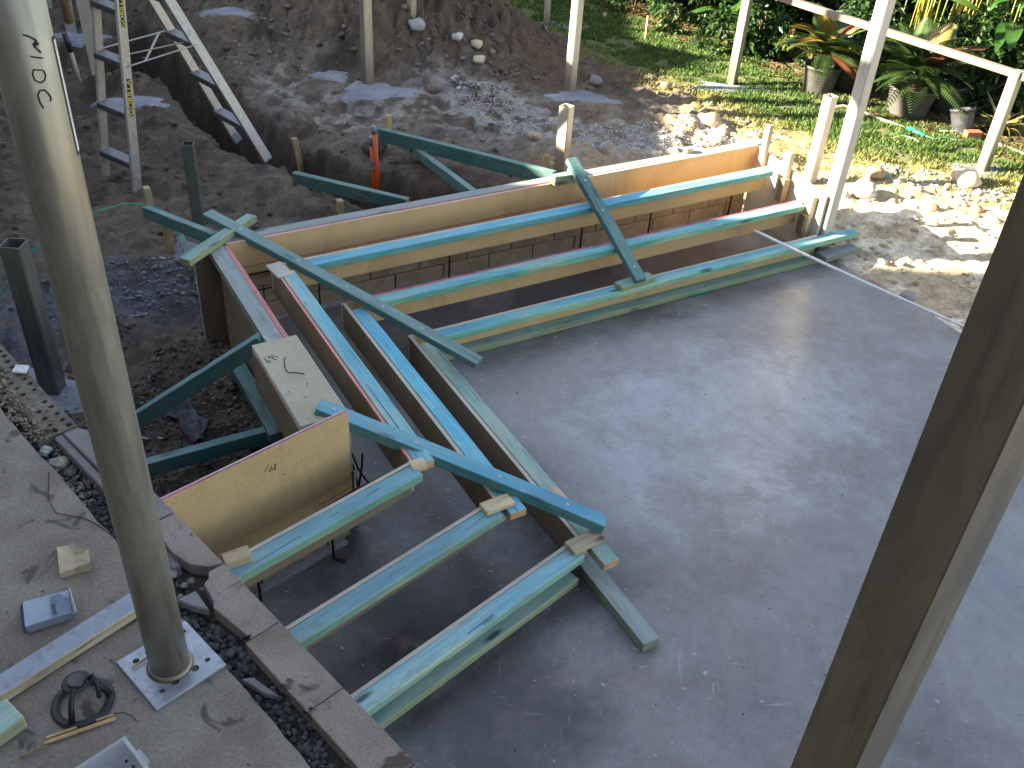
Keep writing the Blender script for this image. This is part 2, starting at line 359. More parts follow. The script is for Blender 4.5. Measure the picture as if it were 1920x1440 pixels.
BLACKP = soft('black_plastic', (.012, .012, .013), (.03, .03, .032), 20, .5)
ORANGE = soft('orange_conduit', (.62, .09, .015), (.72, .13, .02), 8, .38, fine=40, finev=.12)
GREYPVC = soft('grey_tape', (.16, .17, .22), (.26, .27, .32), 30, .5)
GREENL = soft('green_string', (.01, .22, .12), (.02, .32, .18), 30, .5)
CONC = soft('deck_concrete', (.20, .165, .13), (.31, .265, .215), 5, .9, fine=110, finev=.3, spots=((.10, .085, .07), 7, .60), bmp=.5, detail=8)
PAVER = soft('coping_paver', (.21, .155, .12), (.34, .28, .235), 4, .9, fine=180, finev=.3, spots=((.10, .07, .055), 9, .60), bmp=.5, detail=8)
PAVEG = soft('grey_coping_paver', (.20, .18, .18), (.28, .255, .25), 6, .9, fine=180, finev=.3, bmp=.4, detail=8)
OLDBRICK = soft('old_brick', (.15, .125, .095), (.23, .195, .15), 12, .95, fine=120, finev=.4, spots=((.28, .25, .2), 20, .62), bmp=.8, detail=8)
WHITESTRIP = soft('white_painted_strip', (.60, .58, .58), (.70, .68, .68), 12, .5)
POTM = soft('grey_pot', (.055, .052, .048), (.10, .095, .088), 7, .65, fine=60, finev=.15)
POTB = soft('black_pot', (.015, .015, .015), (.04, .04, .04), 9, .5)
CLOTH = soft('grey_geofabric', (.085, .09, .105), (.125, .13, .145), 6, .95, fine=200, finev=.3)
WETC = soft('wet_footing_concrete', (.19, .205, .25), (.30, .31, .34), 6, .8, fine=60, finev=.35, spots=((.11, .10, .10), 9, .62), bmp=.6, detail=8)

# ------------------------------------------------------------------ ground
def vn(x, y, s, seed):
    r = np.random.default_rng(seed); T = r.random((256, 256)).astype(np.float32)
    X = x*s+100.5; Y = y*s+77.3; xi = np.floor(X).astype(int); yi = np.floor(Y).astype(int); fx = X-xi; fy = Y-yi
    fx = fx*fx*(3-2*fx); fy = fy*fy*(3-2*fy)
    g = lambda a, b: T[a % 256, b % 256]
    return (g(xi, yi)*(1-fx)+g(xi+1, yi)*fx)*(1-fy)+(g(xi, yi+1)*(1-fx)+g(xi+1, yi+1)*fx)*fy
def fbm(x, y, s, o, seed, gain=.5):
    v = 0; a = 1; t = 0
    for i in range(o): v = v+a*vn(x, y, s*2**i, seed+i); t += a; a *= gain
    return v/t
def ss(a, b, v): t = np.clip((v-a)/(b-a), 0, 1); return t*t*(3-2*t)
def seg_dist(x, y, pts):
    d = np.full(np.shape(x), 1e9)
    for (ax, ay), (bx, by) in zip(pts[:-1], pts[1:]):
        dx, dy = bx-ax, by-ay; t = np.clip(((x-ax)*dx+(y-ay)*dy)/(dx*dx+dy*dy), 0, 1)
        d = np.minimum(d, np.hypot(x-ax-t*dx, y-ay-t*dy))
    return d
P2 = lambda px, py, z=.1: tuple(at(px, py, z)[:2])
TRENCH = [P2(230, 95), P2(310, 130), P2(400, 195), P2(470, 262), P2(560, 300), P2(680, 352), P2(760, 372), P2(860, 385)]
SIDE_T = [P2(560, 258, .2), P2(640, 300, .15), P2(760, 350, .1)]
HOLE = [P2(110, 85), P2(175, 125)]; HOLE2 = [P2(90, 200), P2(185, 165)]
LAWN_EDGE = np.array([P2(700, -60), P2(900, 15), P2(1000, 60), P2(1130, 108), P2(1290, 150), P2(1420, 210), P2(1500, 235), P2(1620, 285), P2(1760, 300), P2(1940, 330), P2(2300, 430)])
def lawn_s(x, y):
    """signed distance-ish past the lawn edge (positive inside the lawn)"""
    ey = np.interp(x, LAWN_EDGE[:, 0], LAWN_EDGE[:, 1]) if LAWN_EDGE[0, 0] < LAWN_EDGE[-1, 0] else 0
    return y-ey
SLABPOLY = [F3(.85, 2.34, 0), F1(.93, 3.5, 0), F1(.93, 4.40, 0), F1(4.50, 4.40, 0), F1(4.55, 3.62, 0), at(1620, 520, 0), at(1695, 558, 0), at(1760, 597, 0), at(1807, 627, 0), at(1920, 702, 0), Vector((4.2, 2.0, 0)), Vector((4.5, -1.5, 0)), F3(.85, -3.5, 0)]
def inpoly(x, y, poly):
    r = np.zeros(np.shape(x), bool); n = len(poly)
    for i in range(n):
        x1, y1 = poly[i][0], poly[i][1]; x2, y2 = poly[(i+1) % n][0], poly[(i+1) % n][1]
        c = ((y1 > y) != (y2 > y)) & (x < (x2-x1)*(y-y1)/((y2-y1) or 1e-9)+x1); r ^= c
    return r
FOOTS = [(705, 168, .30, .20), (620, 140, .16, .12), (1090, 180, .28, .14), (1365, 163, .36, .12), (1035, 46, .35, .14), (1835, 318, .22, .16), (70, 740, .26, .22),
         (255, 190, .26, .13), (430, 20, .2, .12), (150, 68, .25, .14), (365, 470, .16, .12), (8, 120, .1, .15), (1000, 318, .12, .06)]
FLAT = []
def ground_z(x, y):
    z = ground_raw(x, y)
    for cx, cy, rx, ry, z0 in FLAT:
        q = np.hypot((x-cx)/(rx*1.25), (y-cy)/(ry*1.25)); z = z+(z0-z)*(1-ss(.85, 1.5, q))
    return z
def ground_raw(x, y):
    n1 = -math.sin(A1)*x+math.cos(A1)*y; t1 = math.cos(A1)*x+math.sin(A1)*y
    z = .10*ss(4.3, 5.2, n1)*(1-ss(3.6, 4.8, t1))
    z = z+.02*ss(7, 9, y)
    mw = fbm(x, y, 1.1, 3, 5)-.5
    d1 = np.hypot((x+1.75+mw)/1.35, (y-9.1)/1.05); d2 = np.hypot((x+.75)/.95, (y-9.0-mw)/.55); d3 = np.hypot((x+2.6)/1.5, (y-10.4)/1.3)
    mound = .75*np.exp(-d1**2*1.1)+.30*np.exp(-d2**2*1.2)+.55*np.exp(-d3**2)
    z = z+mound
    td = seg_dist(x, y, TRENCH)+(fbm(x, y, 4, 3, 31)-.5)*.16
    z = z-.55*(1-ss(.10, .24, td))+.07*np.exp(-((td-.42)/.16)**2)
    z = z-.30*(1-ss(.08, .35, seg_dist(x, y, HOLE)+(fbm(x, y, 5, 2, 3)-.5)*.2))-.18*(1-ss(.1, .35, seg_dist(x, y, HOLE2)))
    lw = ss(-.1, .5, lawn_s(x, y)); bright = ss(1.6, 2.4, x)*(1-lw)
    a = fbm(x, y, 1.6, 3, 41)-.5; b_ = fbm(x, y, 6, 4, 61)-.5; c_ = fbm(x, y, 22, 3, 81, .6)-.5
    rid = (1-np.abs(fbm(x, y, 4.5, 3, 91)*2-1))**3
    d_ = fbm(x, y, 45, 2, 101, .6)-.5; lumps = np.maximum(fbm(x, y, 9, 3, 111)-.55, 0)
    rough = (1-.8*lw)*(1-.62*bright)
    z = z+(a*.09+b_*.07+c_*.060+d_*.022)*rough+lumps*.13*(1-lw)*(1-.75*bright)+rid*.035*(1-lw)*(.4+ss(-.5, .3, x)*(y > 5.5)*.5)-.03*(1-lw)
    z = z+(mound*.55)*(b_*.7+c_*.8+d_*.3)
    # levelled next to the slab and formwork
    near = ss(-.05, .5, n1-4.40)
    ins = inpoly(x, y, SLABPOLY)
    z = np.where(ins, -.10, z)
    n4 = math.cos(A3)*x+math.sin(A3)*y; n3 = -math.sin(A3)*x+math.cos(A3)*y
    z = np.where((n4 < .84), np.minimum(z, -.05), z)
    # sunlit side slopes a little below the slab
    return z
for px_, py_, rx_, ry_ in FOOTS:
    d_ = ray(px_, py_); t_ = np.arange(1.5, 22, .02); h_ = ground_raw(d_.x*t_, d_.y*t_); k_ = int(np.argmax(CAMH+d_.z*t_ < h_)); zc = float(h_[k_]); p_ = at(px_, py_, zc)
    FLAT.append((p_.x, p_.y, rx_, ry_, zc-.012))
xs = np.concatenate([[-80, -40, -20, -12], np.arange(-6.5, 7.0, .026), [12, 20, 40, 80]])
ys = np.concatenate([[-80, -40, -20, -8, -3], np.arange(1.6, 14.0, .026), [18, 25, 45, 90]])
GX, GY = np.meshgrid(xs, ys, indexing='ij')
GZ = ground_z(GX, GY)
wx = (fbm(GX, GY, 9, 3, 201)-.5)*.05; wy = (fbm(GX, GY, 9, 3, 221)-.5)*.05
Vg = np.stack([GX+wx, GY+wy, GZ], -1).reshape(-1, 3)
nx, ny = len(xs), len(ys); I = np.arange(nx*ny).reshape(nx, ny)
Fg = np.stack([I[:-1, :-1], I[1:, :-1], I[1:, 1:], I[:-1, 1:]], -1).reshape(-1, 4)
me = npmesh('ground', Vg, Fg, 4); smooth(me)
def lerp(a, b, t): return a+(np.array(b)-a)*t[..., None]
def ground_col(x, y, z):
    n = fbm(x, y, 1.3, 4, 300); n2 = fbm(x, y, 5, 4, 320); n3_ = fbm(x, y, 14, 3, 340)
    n1 = -math.sin(A1)*x+math.cos(A1)*y
    c = np.empty(x.shape+(3,)); c[:] = (.105, .078, .056)
    c = lerp(c, (.15, .118, .088), ss(.45, .65, n)); c = lerp(c, (.055, .042, .033), ss(.55, .72, n2)*.8)
    # dry sandy spoil on the right
    dry = ss(1.3, 2.1, x+(n-.5)*1.2-(y-6)*.12)
    c = lerp(c, (.48, .37, .235), dry*.95)
    c = lerp(c, (.72, .62, .46), dry*ss(.48, .62, n2)*(1-ss(5.9, 6.6, y+(n-.5))))
    # tan strip behind the far formwork
    tan = ss(-.2, .4, x)*(1-ss(1.9, 2.6, x))*ss(.0, .25, n1-4.40)*(1-ss(.8, 2.2, n1-4.4+(n-.5)*2))
    c = lerp(c, (.36, .265, .15), tan*.9)
    # pale crushed rock track
    gr = np.exp(-(seg_dist(x, y, [P2(900, 190), P2(1000, 235), P2(1120, 240), P2(1300, 235)])/.42)**2)
    c = lerp(c, (.36, .34, .31), np.clip(gr*ss(.38, .6, n3_*.5+n2*.5)*1.5, 0, 1))
    rd = ss(8, 9.2, y+x*.25)*ss(-.6, .1, x); c = lerp(c, (.20, .115, .062), rd*.55*ss(.4, .6, n2))
    gr2 = np.exp(-(seg_dist(x, y, [P2(520, 5, .8), P2(640, 20, .9), P2(760, 60, .7), P2(860, 110, .4)])/.33)**2)
    c = lerp(c, (.27, .25, .22), np.clip(gr2*ss(.45, .6, n3_)*1.0, 0, 1))
    gl = np.exp(-(seg_dist(x, y, [P2(120, 590, 0), P2(250, 560, 0), P2(350, 540, 0)])/.32)**2)+np.exp(-(seg_dist(x, y, [P2(20, 560, 0), P2(30, 640, 0)])/.3)**2)
    c = lerp(c, (.12, .12, .13), np.clip(gl*ss(.35, .55, n3_*.6+n2*.4)*1.1, 0, 1))
    # lawn soil under the grass
    lw = ss(-.25, .3, lawn_s(x, y)+(n2-.5)*.8); c = lerp(c, (.10, .115, .035), lw)
    ed = np.exp(-((lawn_s(x, y)+.25)/.3)**2)*ss(.6, 1.6, x); c = lerp(c, (.26, .23, .08), ed*.75*ss(.4, .6, n2))
    td = seg_dist(x, y, TRENCH); c = lerp(c, (.05, .036, .027), 1-ss(.10, .3, td))
    c *= (.75+.5*fbm(x, y, 30, 2, 400))[..., None]
    return c
vcol(me, ground_col(GX, GY, GZ).reshape(-1, 3))
ground = obj('ground', me, EARTH, kind='structure')
def gz(x, y): return float(ground_z(np.array([x]), np.array([y]))[0])
def on_ground(px, py, it=4):
    d = ray(px, py); t = np.arange(1.5, 22, .02); x = d.x*t; y = d.y*t; zz = CAMH+d.z*t
    h = ground_z(x, y); k = np.argmax(zz < h); return Vector((x[k], y[k], h[k]))

# slab
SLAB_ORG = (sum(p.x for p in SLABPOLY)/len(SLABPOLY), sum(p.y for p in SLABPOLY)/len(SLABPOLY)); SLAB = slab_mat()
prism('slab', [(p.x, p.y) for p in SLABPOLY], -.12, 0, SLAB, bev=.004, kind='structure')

# loose clods and stones
def scatter(n, xr, yr, keep, rlo, rhi, colf, name, label, cat, kindm=STONE, flat=.65, power=3):
    x = rng.uniform(*xr, n); y = rng.uniform(*yr, n); k = keep(x, y) & ~inpoly(x, y, SLABPOLY) & ((math.cos(A3)*x+math.sin(A3)*y) > .9)
    x, y = x[k], y[k]; r = rlo+(rhi-rlo)*rng.random(len(x))**power
    z = ground_z(x, y)+r*.15
    return rocks(name, np.stack([x, y, z], -1), r, colf(x, y, len(x)), kindm, flat, label=label, cat=cat, kind='stuff')
scatter(7500, (-6, 6), (2.5, 12.5), lambda x, y: (lawn_s(x, y) < .05) & (fbm(x, y, 2, 3, 500) > .42), .004, .032,
        lambda x, y, n: ground_col(x, y, x*0)*rng.uniform(.7, 1.25, (n, 1)), 'soil_clods', 'loose brown clods of soil scattered over the bare ground', 'soil')
scatter(4200, (1.4, 5.2), (4.6, 8.2), lambda x, y: (lawn_s(x, y) < .0) & (fbm(x, y, 2.4, 3, 520) > .38), .004, .030,
        lambda x, y, n: np.array([.50, .40, .27])*rng.uniform(.6, 1.25, (n, 1)), 'sandy_clods', 'sandy tan clods on the sunlit ground beside the slab', 'soil')
gp = lambda pts, w, s=600: (lambda x, y: (seg_dist(x, y, pts)+(fbm(x, y, 3, 3, s)-.5)*w*1.5 < w))
white = lambda x, y, n: np.array([.50, .49, .48])*rng.uniform(.45, 1.15, (n, 1))
scatter(5000, (-3.6, .4), (7.6, 11.5), lambda x, y: (fbm(x, y, 2, 3, 560) > .5) & (lawn_s(x, y) < 0),   .004, .036,
        lambda x, y, n: np.array([.13, .11, .095])*rng.uniform(.5, 1.9, (n, 1)), 'mound_rubble', 'lumps of soil and stone covering the big spoil mound', 'rubble')
scatter(40000, (-.8, 1.9), (6.2, 8.6), gp([P2(900, 190), P2(1000, 235), P2(1120, 238), P2(1300, 232)], .26), .002, .011, white, 'crushed_rock', 'pale crushed rock spread in a track behind the far formwork', 'gravel')
scatter(9000, (-3.2, .2), (7.8, 10.8), gp([P2(520, 5, .8), P2(640, 20, .9), P2(760, 60, .7), P2(900, 120, .35)], .20, 640), .006, .028, white, 'mound_gravel', 'grey white rubble running down the side of the soil mound', 'gravel')
scatter(7000, (-2.6, -1.2), (3.2, 5.2), gp([P2(110, 580, 0), P2(250, 560, 0), P2(360, 540, 0)], .22, 660), .004, .016,
        lambda x, y, n: np.array([.20, .21, .25])*rng.uniform(.5, 1.3, (n, 1)), 'grey_gravel', 'blue grey gravel heaped left of the formwork corner', 'gravel')
scatter(9000, (-2.2, -.8), (2.4, 4.2), lambda x, y: fbm(x, y, 3, 2, 690) > .35, .004, .018,
        lambda x, y, n: np.array([.11, .09, .075])*rng.uniform(.4, 1.6, (n, 1)), 'dark_gravel', 'dark gravel and chips under the braces beside the deck', 'gravel')
scatter(5000, (2.4, 4.4), (6.0, 7.4), gp([P2(1690, 305), P2(1850, 330), P2(1990, 350)], .16, 700), .006, .022, white, 'pale_rubble', 'white rubble around the foot of the short post by the rail', 'gravel')

# individual rocks
rk = thing
def rock(px, py, r, col, label, group='pale lumps of broken rock on the soil', dz=0.0):
    p = on_ground(px, py); me = rock_mesh(r, px*.37+py*.11); smooth(me)
    vcol(me, np.tile(np.array(col), (len(me.vertices), 1)))
    obj('rock', me, STONE, None, p+Vector((0, 0, r*.3+dz)), label, 'rock', group).rotation_euler = (0, 0, px)
for a in [(783, 55, .07, (.33, .33, .33), 'largest grey white rock high on the right flank of the soil mound'),
          (858, 75, .05, (.5, .49, .46), 'pale rock half way down the right flank of the mound'),
          (893, 92, .055, (.52, .47, .33), 'yellowish sunlit rock at the foot of the rubble'),
          (898, 117, .055, (.5, .46, .34), 'sunlit pale rock lowest beside the rubble trail'),
          (815, 170, .07, (.2, .17, .14), 'brown grey rock below the rubble trail'),
          (1335, 235, .09, (.42, .33, .21), 'large tan clod beyond the far formwork'), (1115, 160, .06, (.22, .22, .23), 'round grey rock right of the tall post foot'),
          (1248, 165, .05, (.33, .24, .15), 'small brown rock on the bare soil before the lawn'),
          (1618, 365, .10, (.50, .44, .34), 'round pale rock right of the tall sunlit post'),
          (1580, 370, .05, (.48, .42, .33), 'small pale rock against the tall sunlit post'),
          (1810, 345, .11, (.50, .42, .30), 'pale rock in front of the short post foot'),
          (1640, 330, .07, (.36, .25, .14), 'brown clod right of the tall sunlit post'),
          (1000, 262, .05, (.40, .33, .22), 'tan rock left of the square steel stub'),
          (700, 285, .08, (.10, .085, .07), 'dark clod beside the orange conduits'), (790, 300, .07, (.11, .09, .07), 'dark clod under the far brace timber'),
          (1830, 395, .045, (.38, .22, .11), 'reddish brown clod on the sunlit sand'), (1745, 395, .05, (.36, .20, .10), 'dark reddish clod lying in the glare'),
          (1700, 560, .05, (.30, .27, .25), 'grey lump beside the slab corner')]: rock(*a)

# lawn
def blades(name, n, keep, hlo, hhi, cols, xr, yr, **kw):
    x = rng.uniform(*xr, n); y = rng.uniform(*yr, n); k = keep(x, y); x, y = x[k], y[k]; n = len(x); z = ground_z(x, y)-.004
    h = rng.uniform(hlo, hhi, n)*(.6+.8*fbm(x, y, 2.2, 3, 77)); an = rng.uniform(0, 6.28, n); wd = rng.uniform(.002, .0045, n)*1.5
    lean = rng.uniform(0, .8, n)*h; la = rng.uniform(0, 6.28, n)
    b = np.stack([x, y, z], -1); sx = np.stack([np.cos(an)*wd, np.sin(an)*wd, 0*wd], -1)
    md = b+np.stack([np.cos(la)*lean*.35, np.sin(la)*lean*.35, h*.6], -1); tp = b+np.stack([np.cos(la)*lean, np.sin(la)*lean, h], -1)
    V = np.stack([b-sx, b+sx, md+sx*.7, md-sx*.7, tp], 1).reshape(-1, 3); o = (np.arange(n)*5)[:, None]
    Fc = np.concatenate([o+np.array([[0, 1, 2]]), o+np.array([[0, 2, 3]]), o+np.array([[3, 2, 4]])])
    me = npmesh(name, V, Fc, 3); c = np.asarray(cols)[rng.integers(0, len(cols), n)]*rng.uniform(.7, 1.25, (n, 1))
    dry = ss(.45, .0, 1-(1-lawn_s(x, y)))[:, None]
    c = c*(1-dry*.7)+np.array([.34, .31, .10])*dry*.7
    vcol(me, np.repeat(c, 5, 0)); return obj(name, me, GRASSM, **kw)
hd = [P2(940, -90), P2(1090, -20), P2(1130, 12), P2(1280, 62), P2(1400, 100), P2(1560, 175), P2(1700, 215), P2(1900, 275), P2(2200, 380)]
hda = np.array(hd)
def before_hedge(x, y, m_=0): return y < np.interp(x, hda[:, 0], hda[:, 1])+m_
GC = [(.045, .115, .02), (.07, .15, .025), (.10, .19, .03), (.045, .095, .02), (.17, .21, .05)]
blades('lawn', 300000, lambda x, y: (lawn_s(x, y)+(fbm(x, y, 3.5, 4, 88)-.5)*.9 > .12) & before_hedge(x, y, .35) & (fbm(x, y, 7, 2, 89) > .36), .018, .05, GC, (-1.4, 5.6), (6.3, 12.6),
       label='green lawn running along the garden bed', cat='grass', kind='stuff')
blades('sparse_grass', 30000, lambda x, y: (lawn_s(x, y)+(fbm(x, y, 2.5, 3, 188)-.5)*1.2 > -.35) & (lawn_s(x, y) < .15) & (x > .9), .012, .035, [(.30, .28, .08), (.24, .26, .07), (.16, .22, .05)], (.9, 5.2), (6.0, 9.5),
       label='sparse yellowed grass at the worn lawn edge', cat='grass', kind='stuff')

# ------------------------------------------------------------------ house deck (structure) in the house frame: n4 = T3 axis, n3 = N3 axis
DZ = .64
def q3(t, n): p = F3(t, n, 0); return (p.x, p.y)
prism('deck_wall', [q3(.70, -4), q3(.862, -4), q3(.862, 4.6), q3(.70, 4.6)], -.4, DZ-.062, MORTAR, bev=.004, kind='structure')
edge = [(.683+rng.uniform(-.004, .004)+(.012 if 2.0 < n < 2.2 else 0), n) for n in np.arange(-4, 4.61, .06)]
prism('deck_slab', [q3(-4, -4)]+[q3(*e) for e in edge]+[q3(-4, 4.6)], DZ-.11, DZ, CONC, bev=.004, kind='structure')
cop = thing("coping", None, None, F3(.82, 1.5, DZ))
cop['kind'] = 'structure'
js = [-3.1+.2972*k for k in range(0, 18)]
off = 1.956-js[17]; js = [j+off for j in js]
for k in range(16, -1, -1):
    a, b = js[k]+.0012, js[k+1]-.0012; i0 = .765
    if k == 16:   # first whole paver beyond the broken corner
        poly = [(i0+.02, a), (.877, a), (.877, b), (.825, b), (.815, b-.02), (.79, b-.035), (.784, b-.075), (.778, b-.11), (.765, b-.13)]
    else: poly = [(i0, a), (.877, a), (.877, b), (i0, b)]
    prism('paver', [q3(*p) for p in poly], DZ-.045, DZ+random.uniform(-.001, .001), PAVER, cop, bev=.0018, jit=.0006)
# pavers beyond the broken one, towards the cored bricks
prism('paver', [q3(.877, 1.959), q3(.877, 2.245), q3(.80, 2.245), q3(.785, 2.10), q3(.80, 2.02), q3(.835, 1.975)], DZ-.045, DZ-.001, PAVER, cop, bev=.0018, jit=.0006)
prism('paver', [q3(.877, 2.25), q3(.872, 2.545), q3(.80, 2.545), q3(.797, 2.25)], DZ-.045, DZ-.0005, PAVEG, cop, bev=.003, jit=.001)
prism('paver', [q3(.870, 2.55), q3(.862, 2.80), q3(.835, 2.845), q3(.785, 2.845), q3(.795, 2.55)], DZ-.045, DZ, PAVEG, cop, bev=.003, jit=.001)
o = prism('kerb_piece', [q3(.765, 2.35), q3(.792, 2.35), q3(.783, 2.86), q3(.757, 2.86)], DZ-.075, DZ-.012, PAVEG, cop, bev=.003, jit=.002)
prism('kerb_piece', [q3(.760, 2.05), q3(.785, 2.05), q3(.790, 2.33), q3(.765, 2.33)], DZ-.075, DZ-.02, PAVEG, cop, bev=.003, jit=.002)
# cored bricks left exposed where the coping is gone
cb_root = thing('brick_course', 'row of old cored bricks laid bare along the deck edge at the far left', 'bricks', F3(.78, 3.3, DZ))
def cored(nx_, ny_, c, hr, depth, h):
    V = []; Fc = []
    def v(x, y, z): V.append((x, y, z)); return len(V)-1
    L, W = nx_*c, ny_*c
    for i in range(nx_):
        for j in range(ny_):
            cx, cy = -L/2+(i+.5)*c, -W/2+(j+.5)*c
            rr = hr*random.uniform(.75, 1.15); jx, jy = random.uniform(-.004, .004), random.uniform(-.004, .004)
            sq = [(c/2, 0), (c/2, c/2), (0, c/2), (-c/2, c/2), (-c/2, 0), (-c/2, -c/2), (0, -c/2), (c/2, -c/2)]
            o_ = [v(cx+x, cy+y, 0) for x, y in sq]
            hl = random.random() < .85
            r_ = [v(cx+jx+rr*math.cos(k*math.pi/4), cy+jy+rr*math.sin(k*math.pi/4), -.001) for k in range(8)]
            d_ = depth if hl else .004
            b_ = [v(cx+jx+rr*.9*math.cos(k*math.pi/4), cy+jy+rr*.9*math.sin(k*math.pi/4), -d_) for k in range(8)]
            for k in range(8):
                k2 = (k+1) % 8; Fc.append((o_[k], o_[k2], r_[k2], r_[k])); Fc.append((r_[k], r_[k2], b_[k2], b_[k]))
            Fc.append(tuple(b_))
    a = [v(-L/2, -W/2, 0), v(L/2, -W/2, 0), v(L/2, W/2, 0), v(-L/2, W/2, 0)]; b = [v(x, y, -h) for x, y in ((-L/2, -W/2), (L/2, -W/2), (L/2, W/2), (-L/2, W/2))]
    for k in range(4): Fc.append((a[k], a[(k+1) % 4], b[(k+1) % 4], b[k]))
    return pm('brick', V, Fc)
for k in range(7):
    c0 = F3(.775, 2.985+k*.235, DZ-.012+random.uniform(-.003, .002))
    o = obj('brick', cored(5, 3, .046, .0125, .05, .075), OLDBRICK, cb_root, c0)
    o.rotation_euler = (0, 0, A3+math.pi/2+random.uniform(-.01, .01))
prism('brick_core', [q3(.70, 2.87), q3(.862, 2.87), q3(.862, 4.6), q3(.70, 4.6)], DZ-.10, DZ-.088, MORTAR, cb_root)
# rubble in the gap
n = 1500; t_ = rng.uniform(.69, .765, n); n_ = rng.uniform(.6, 2.95, n)
P_ = np.stack([T3.x*t_+N3.x*n_, T3.y*t_+N3.y*n_, DZ-.058+rng.uniform(-.01, .012, n)], -1)
rocks('gap_gravel', P_, rng.uniform(.004, .015, n), np.array([.055, .055, .055])*rng.uniform(.3, 2.2, (n, 1)), STONE, .8, label='dark gravel filling the gap between deck slab and coping', cat='gravel', kind='stuff')
n = 900; t_ = rng.normal(.72, .03, n); n_ = rng.uniform(2.5, 3.9, n)
P_ = np.stack([T3.x*t_+N3.x*n_, T3.y*t_+N3.y*n_, DZ-.006+0*n_], -1)
P_[n_ < 2.86, 2] = DZ-.045
rocks('brick_crumbs', P_, rng.uniform(.002, .009, n), np.array([.16, .13, .10])*rng.uniform(.4, 1.8, (n, 1)), STONE, .7, label='crumbs of mortar and brick beside the cored bricks', cat='rubble', kind='stuff')
prism('gap_bed', [q3(.680, -4), q3(.80, -4), q3(.80, 4.6), q3(.680, 4.6)], DZ-.3, DZ-.072, MORTAR, kind='structure')
def lump(px, py, z, r, col, label, group=None, sub=2):
    me = rock_mesh(r, px*.7, sub); 
    if sub > 2: smooth(me)
    vcol(me, np.tile(np.array(col), (len(me.vertices), 1))); return obj('rock', me, STONE, None, at(px, py, z), label, 'rock', group)
lump(112, 868, .60, .030, (.30, .27, .22), 'round tan stone in the gap beside the deck slab')
lump(85, 845, .61, .020, (.34, .33, .31), 'white chip above the round tan stone in the gap')
lump(130, 888, .60, .018, (.10, .10, .10), 'dark stone just below the round tan stone')
o = prism('paver_fragment', [tuple(at(*p, .64)[:2]) for p in ((330, 1120), (366, 1103), (392, 1140), (388, 1140), (358, 1132))], .605, .632, PAVEG, bev=.003, label='grey broken paver corner wedged in the gap right of the round column', cat='paver')
o = prism('paver_fragment', [tuple(at(*p, .64)[:2]) for p in ((22, 698), (30, 685), (55, 686), (48, 700))], .636, .644, WHITESTRIP, bev=.001, label='white flat chip lying on the cored bricks', cat='chip')
o = prism('paver_fragment', [tuple(at(*p, .62)[:2]) for p in ((452, 1272), (474, 1268), (524, 1304), (498, 1300))], .60, .618, PAVEG, bev=.002, label='thin grey slate shard in the gravel gap', cat='stone')
for px_, py_, r_, c_c in ((345, 1098, .010, .22), (358, 1090, .012, .16), (370, 1118, .009, .1), (338, 1118, .008, .25), (380, 1105, .007, .2)): lump(px_, py_, .61, r_, (c_c, c_c*.92, c_c*.82), {345: 'leftmost ', 358: 'uppermost ', 370: 'darkest ', 338: 'palest ', 380: 'rightmost '}[px_]+'small stone in the broken corner of the coping', 'small stones in the broken coping corner')
lump(318, 1078, .60, .020, (.30, .28, .25), 'pale stone in the broken corner behind the round column')
for i, (a, b) in enumerate((((452, 1195), (470, 1190)), ((565, 1335), (583, 1325)))):
    pa, pb = at(*a, .632), at(*b, .646)
    board('tile_spacer', pa, pb, .008, .012, [BLACKP]*3, label='short black plug at the coping joint '+('nearer the column' if i == 0 else 'at the bottom edge'), cat='spacer', group='black plugs at the coping joints')

# ------------------------------------------------------------------ brick retaining walls behind the forms
fw = thing('retaining_wall', 'low brick wall running behind the far stair forms', 'wall', F1(2.7, 4.40, 0))
board('wall_core', F1(.99, 4.415, .40), F1(4.44, 4.415, .40), .06, .44, [MORTAR]*3, fw, bev=0, wear=0)
bm_ = board_mesh(.294, .04, .0955, .003, wear=.0012)
for m_ in (BRICK, BRICK, BRICK): bm_.materials.append(m_)
for r_ in range(4):
    k = 0
    while True:
        s0 = .985+.3*k+(.15 if r_ % 2 == 1 else 0)-(.15 if r_ % 2 == 1 and k == 0 else 0)
        if r_ % 2 == 1: s0 = .985+(.15 if k > 0 else 0)+.3*max(k-1, 0)+(0 if k > 0 else 0)
        Lb = .15 if (r_ % 2 == 1 and k == 0) else .3
        Lf = min(Lb, 4.446-s0)
        if Lf < .05: break
        cut_ = Lf < Lb-.001; Lb = Lf
        o = obj('brick', bm_, None, fw, F1(s0+Lb/2, 4.379+.02+random.uniform(-.0015, .0015), .097+.1*r_)); o.rotation_euler = (random.uniform(-.004, .004), 0, A1)
        if Lb < .299: o.scale = ((Lb-.007)/.294, 1, 1)
        k += 1
board('footing', F1(.99, 4.365, .012), F1(4.44, 4.365, .012), .035, .02, [FOOT]*3, fw)
nw = thing('retaining_wall', 'short brick wall under the marked particle board panel', 'wall', F3(1.2, 2.36, 0))
board('wall_core', F3(.88, 2.392, .30), F3(1.60, 2.392, .30), .04, .34, [MORTAR]*3, nw, bev=0, wear=0)
for r_ in range(3):
    for k in range(3):
        s0 = .885+.3*k-(.15 if r_ % 2 else 0); e0 = s0+.3
        s1, e1 = max(s0, .885), min(e0, 1.60)
        if e1-s1 < .06: continue
        o = obj('brick', bm_, None, nw, F3((s1+e1)/2, 2.338+.02, .097+.1*r_)); o.rotation_euler = (0, 0, A3); o.scale = ((e1-s1-.008)/.292, 1, 1)
board('footing', F3(.885, 2.322, .014), F3(1.56, 2.322, .014), .035, .02, [FOOT]*3, nw)

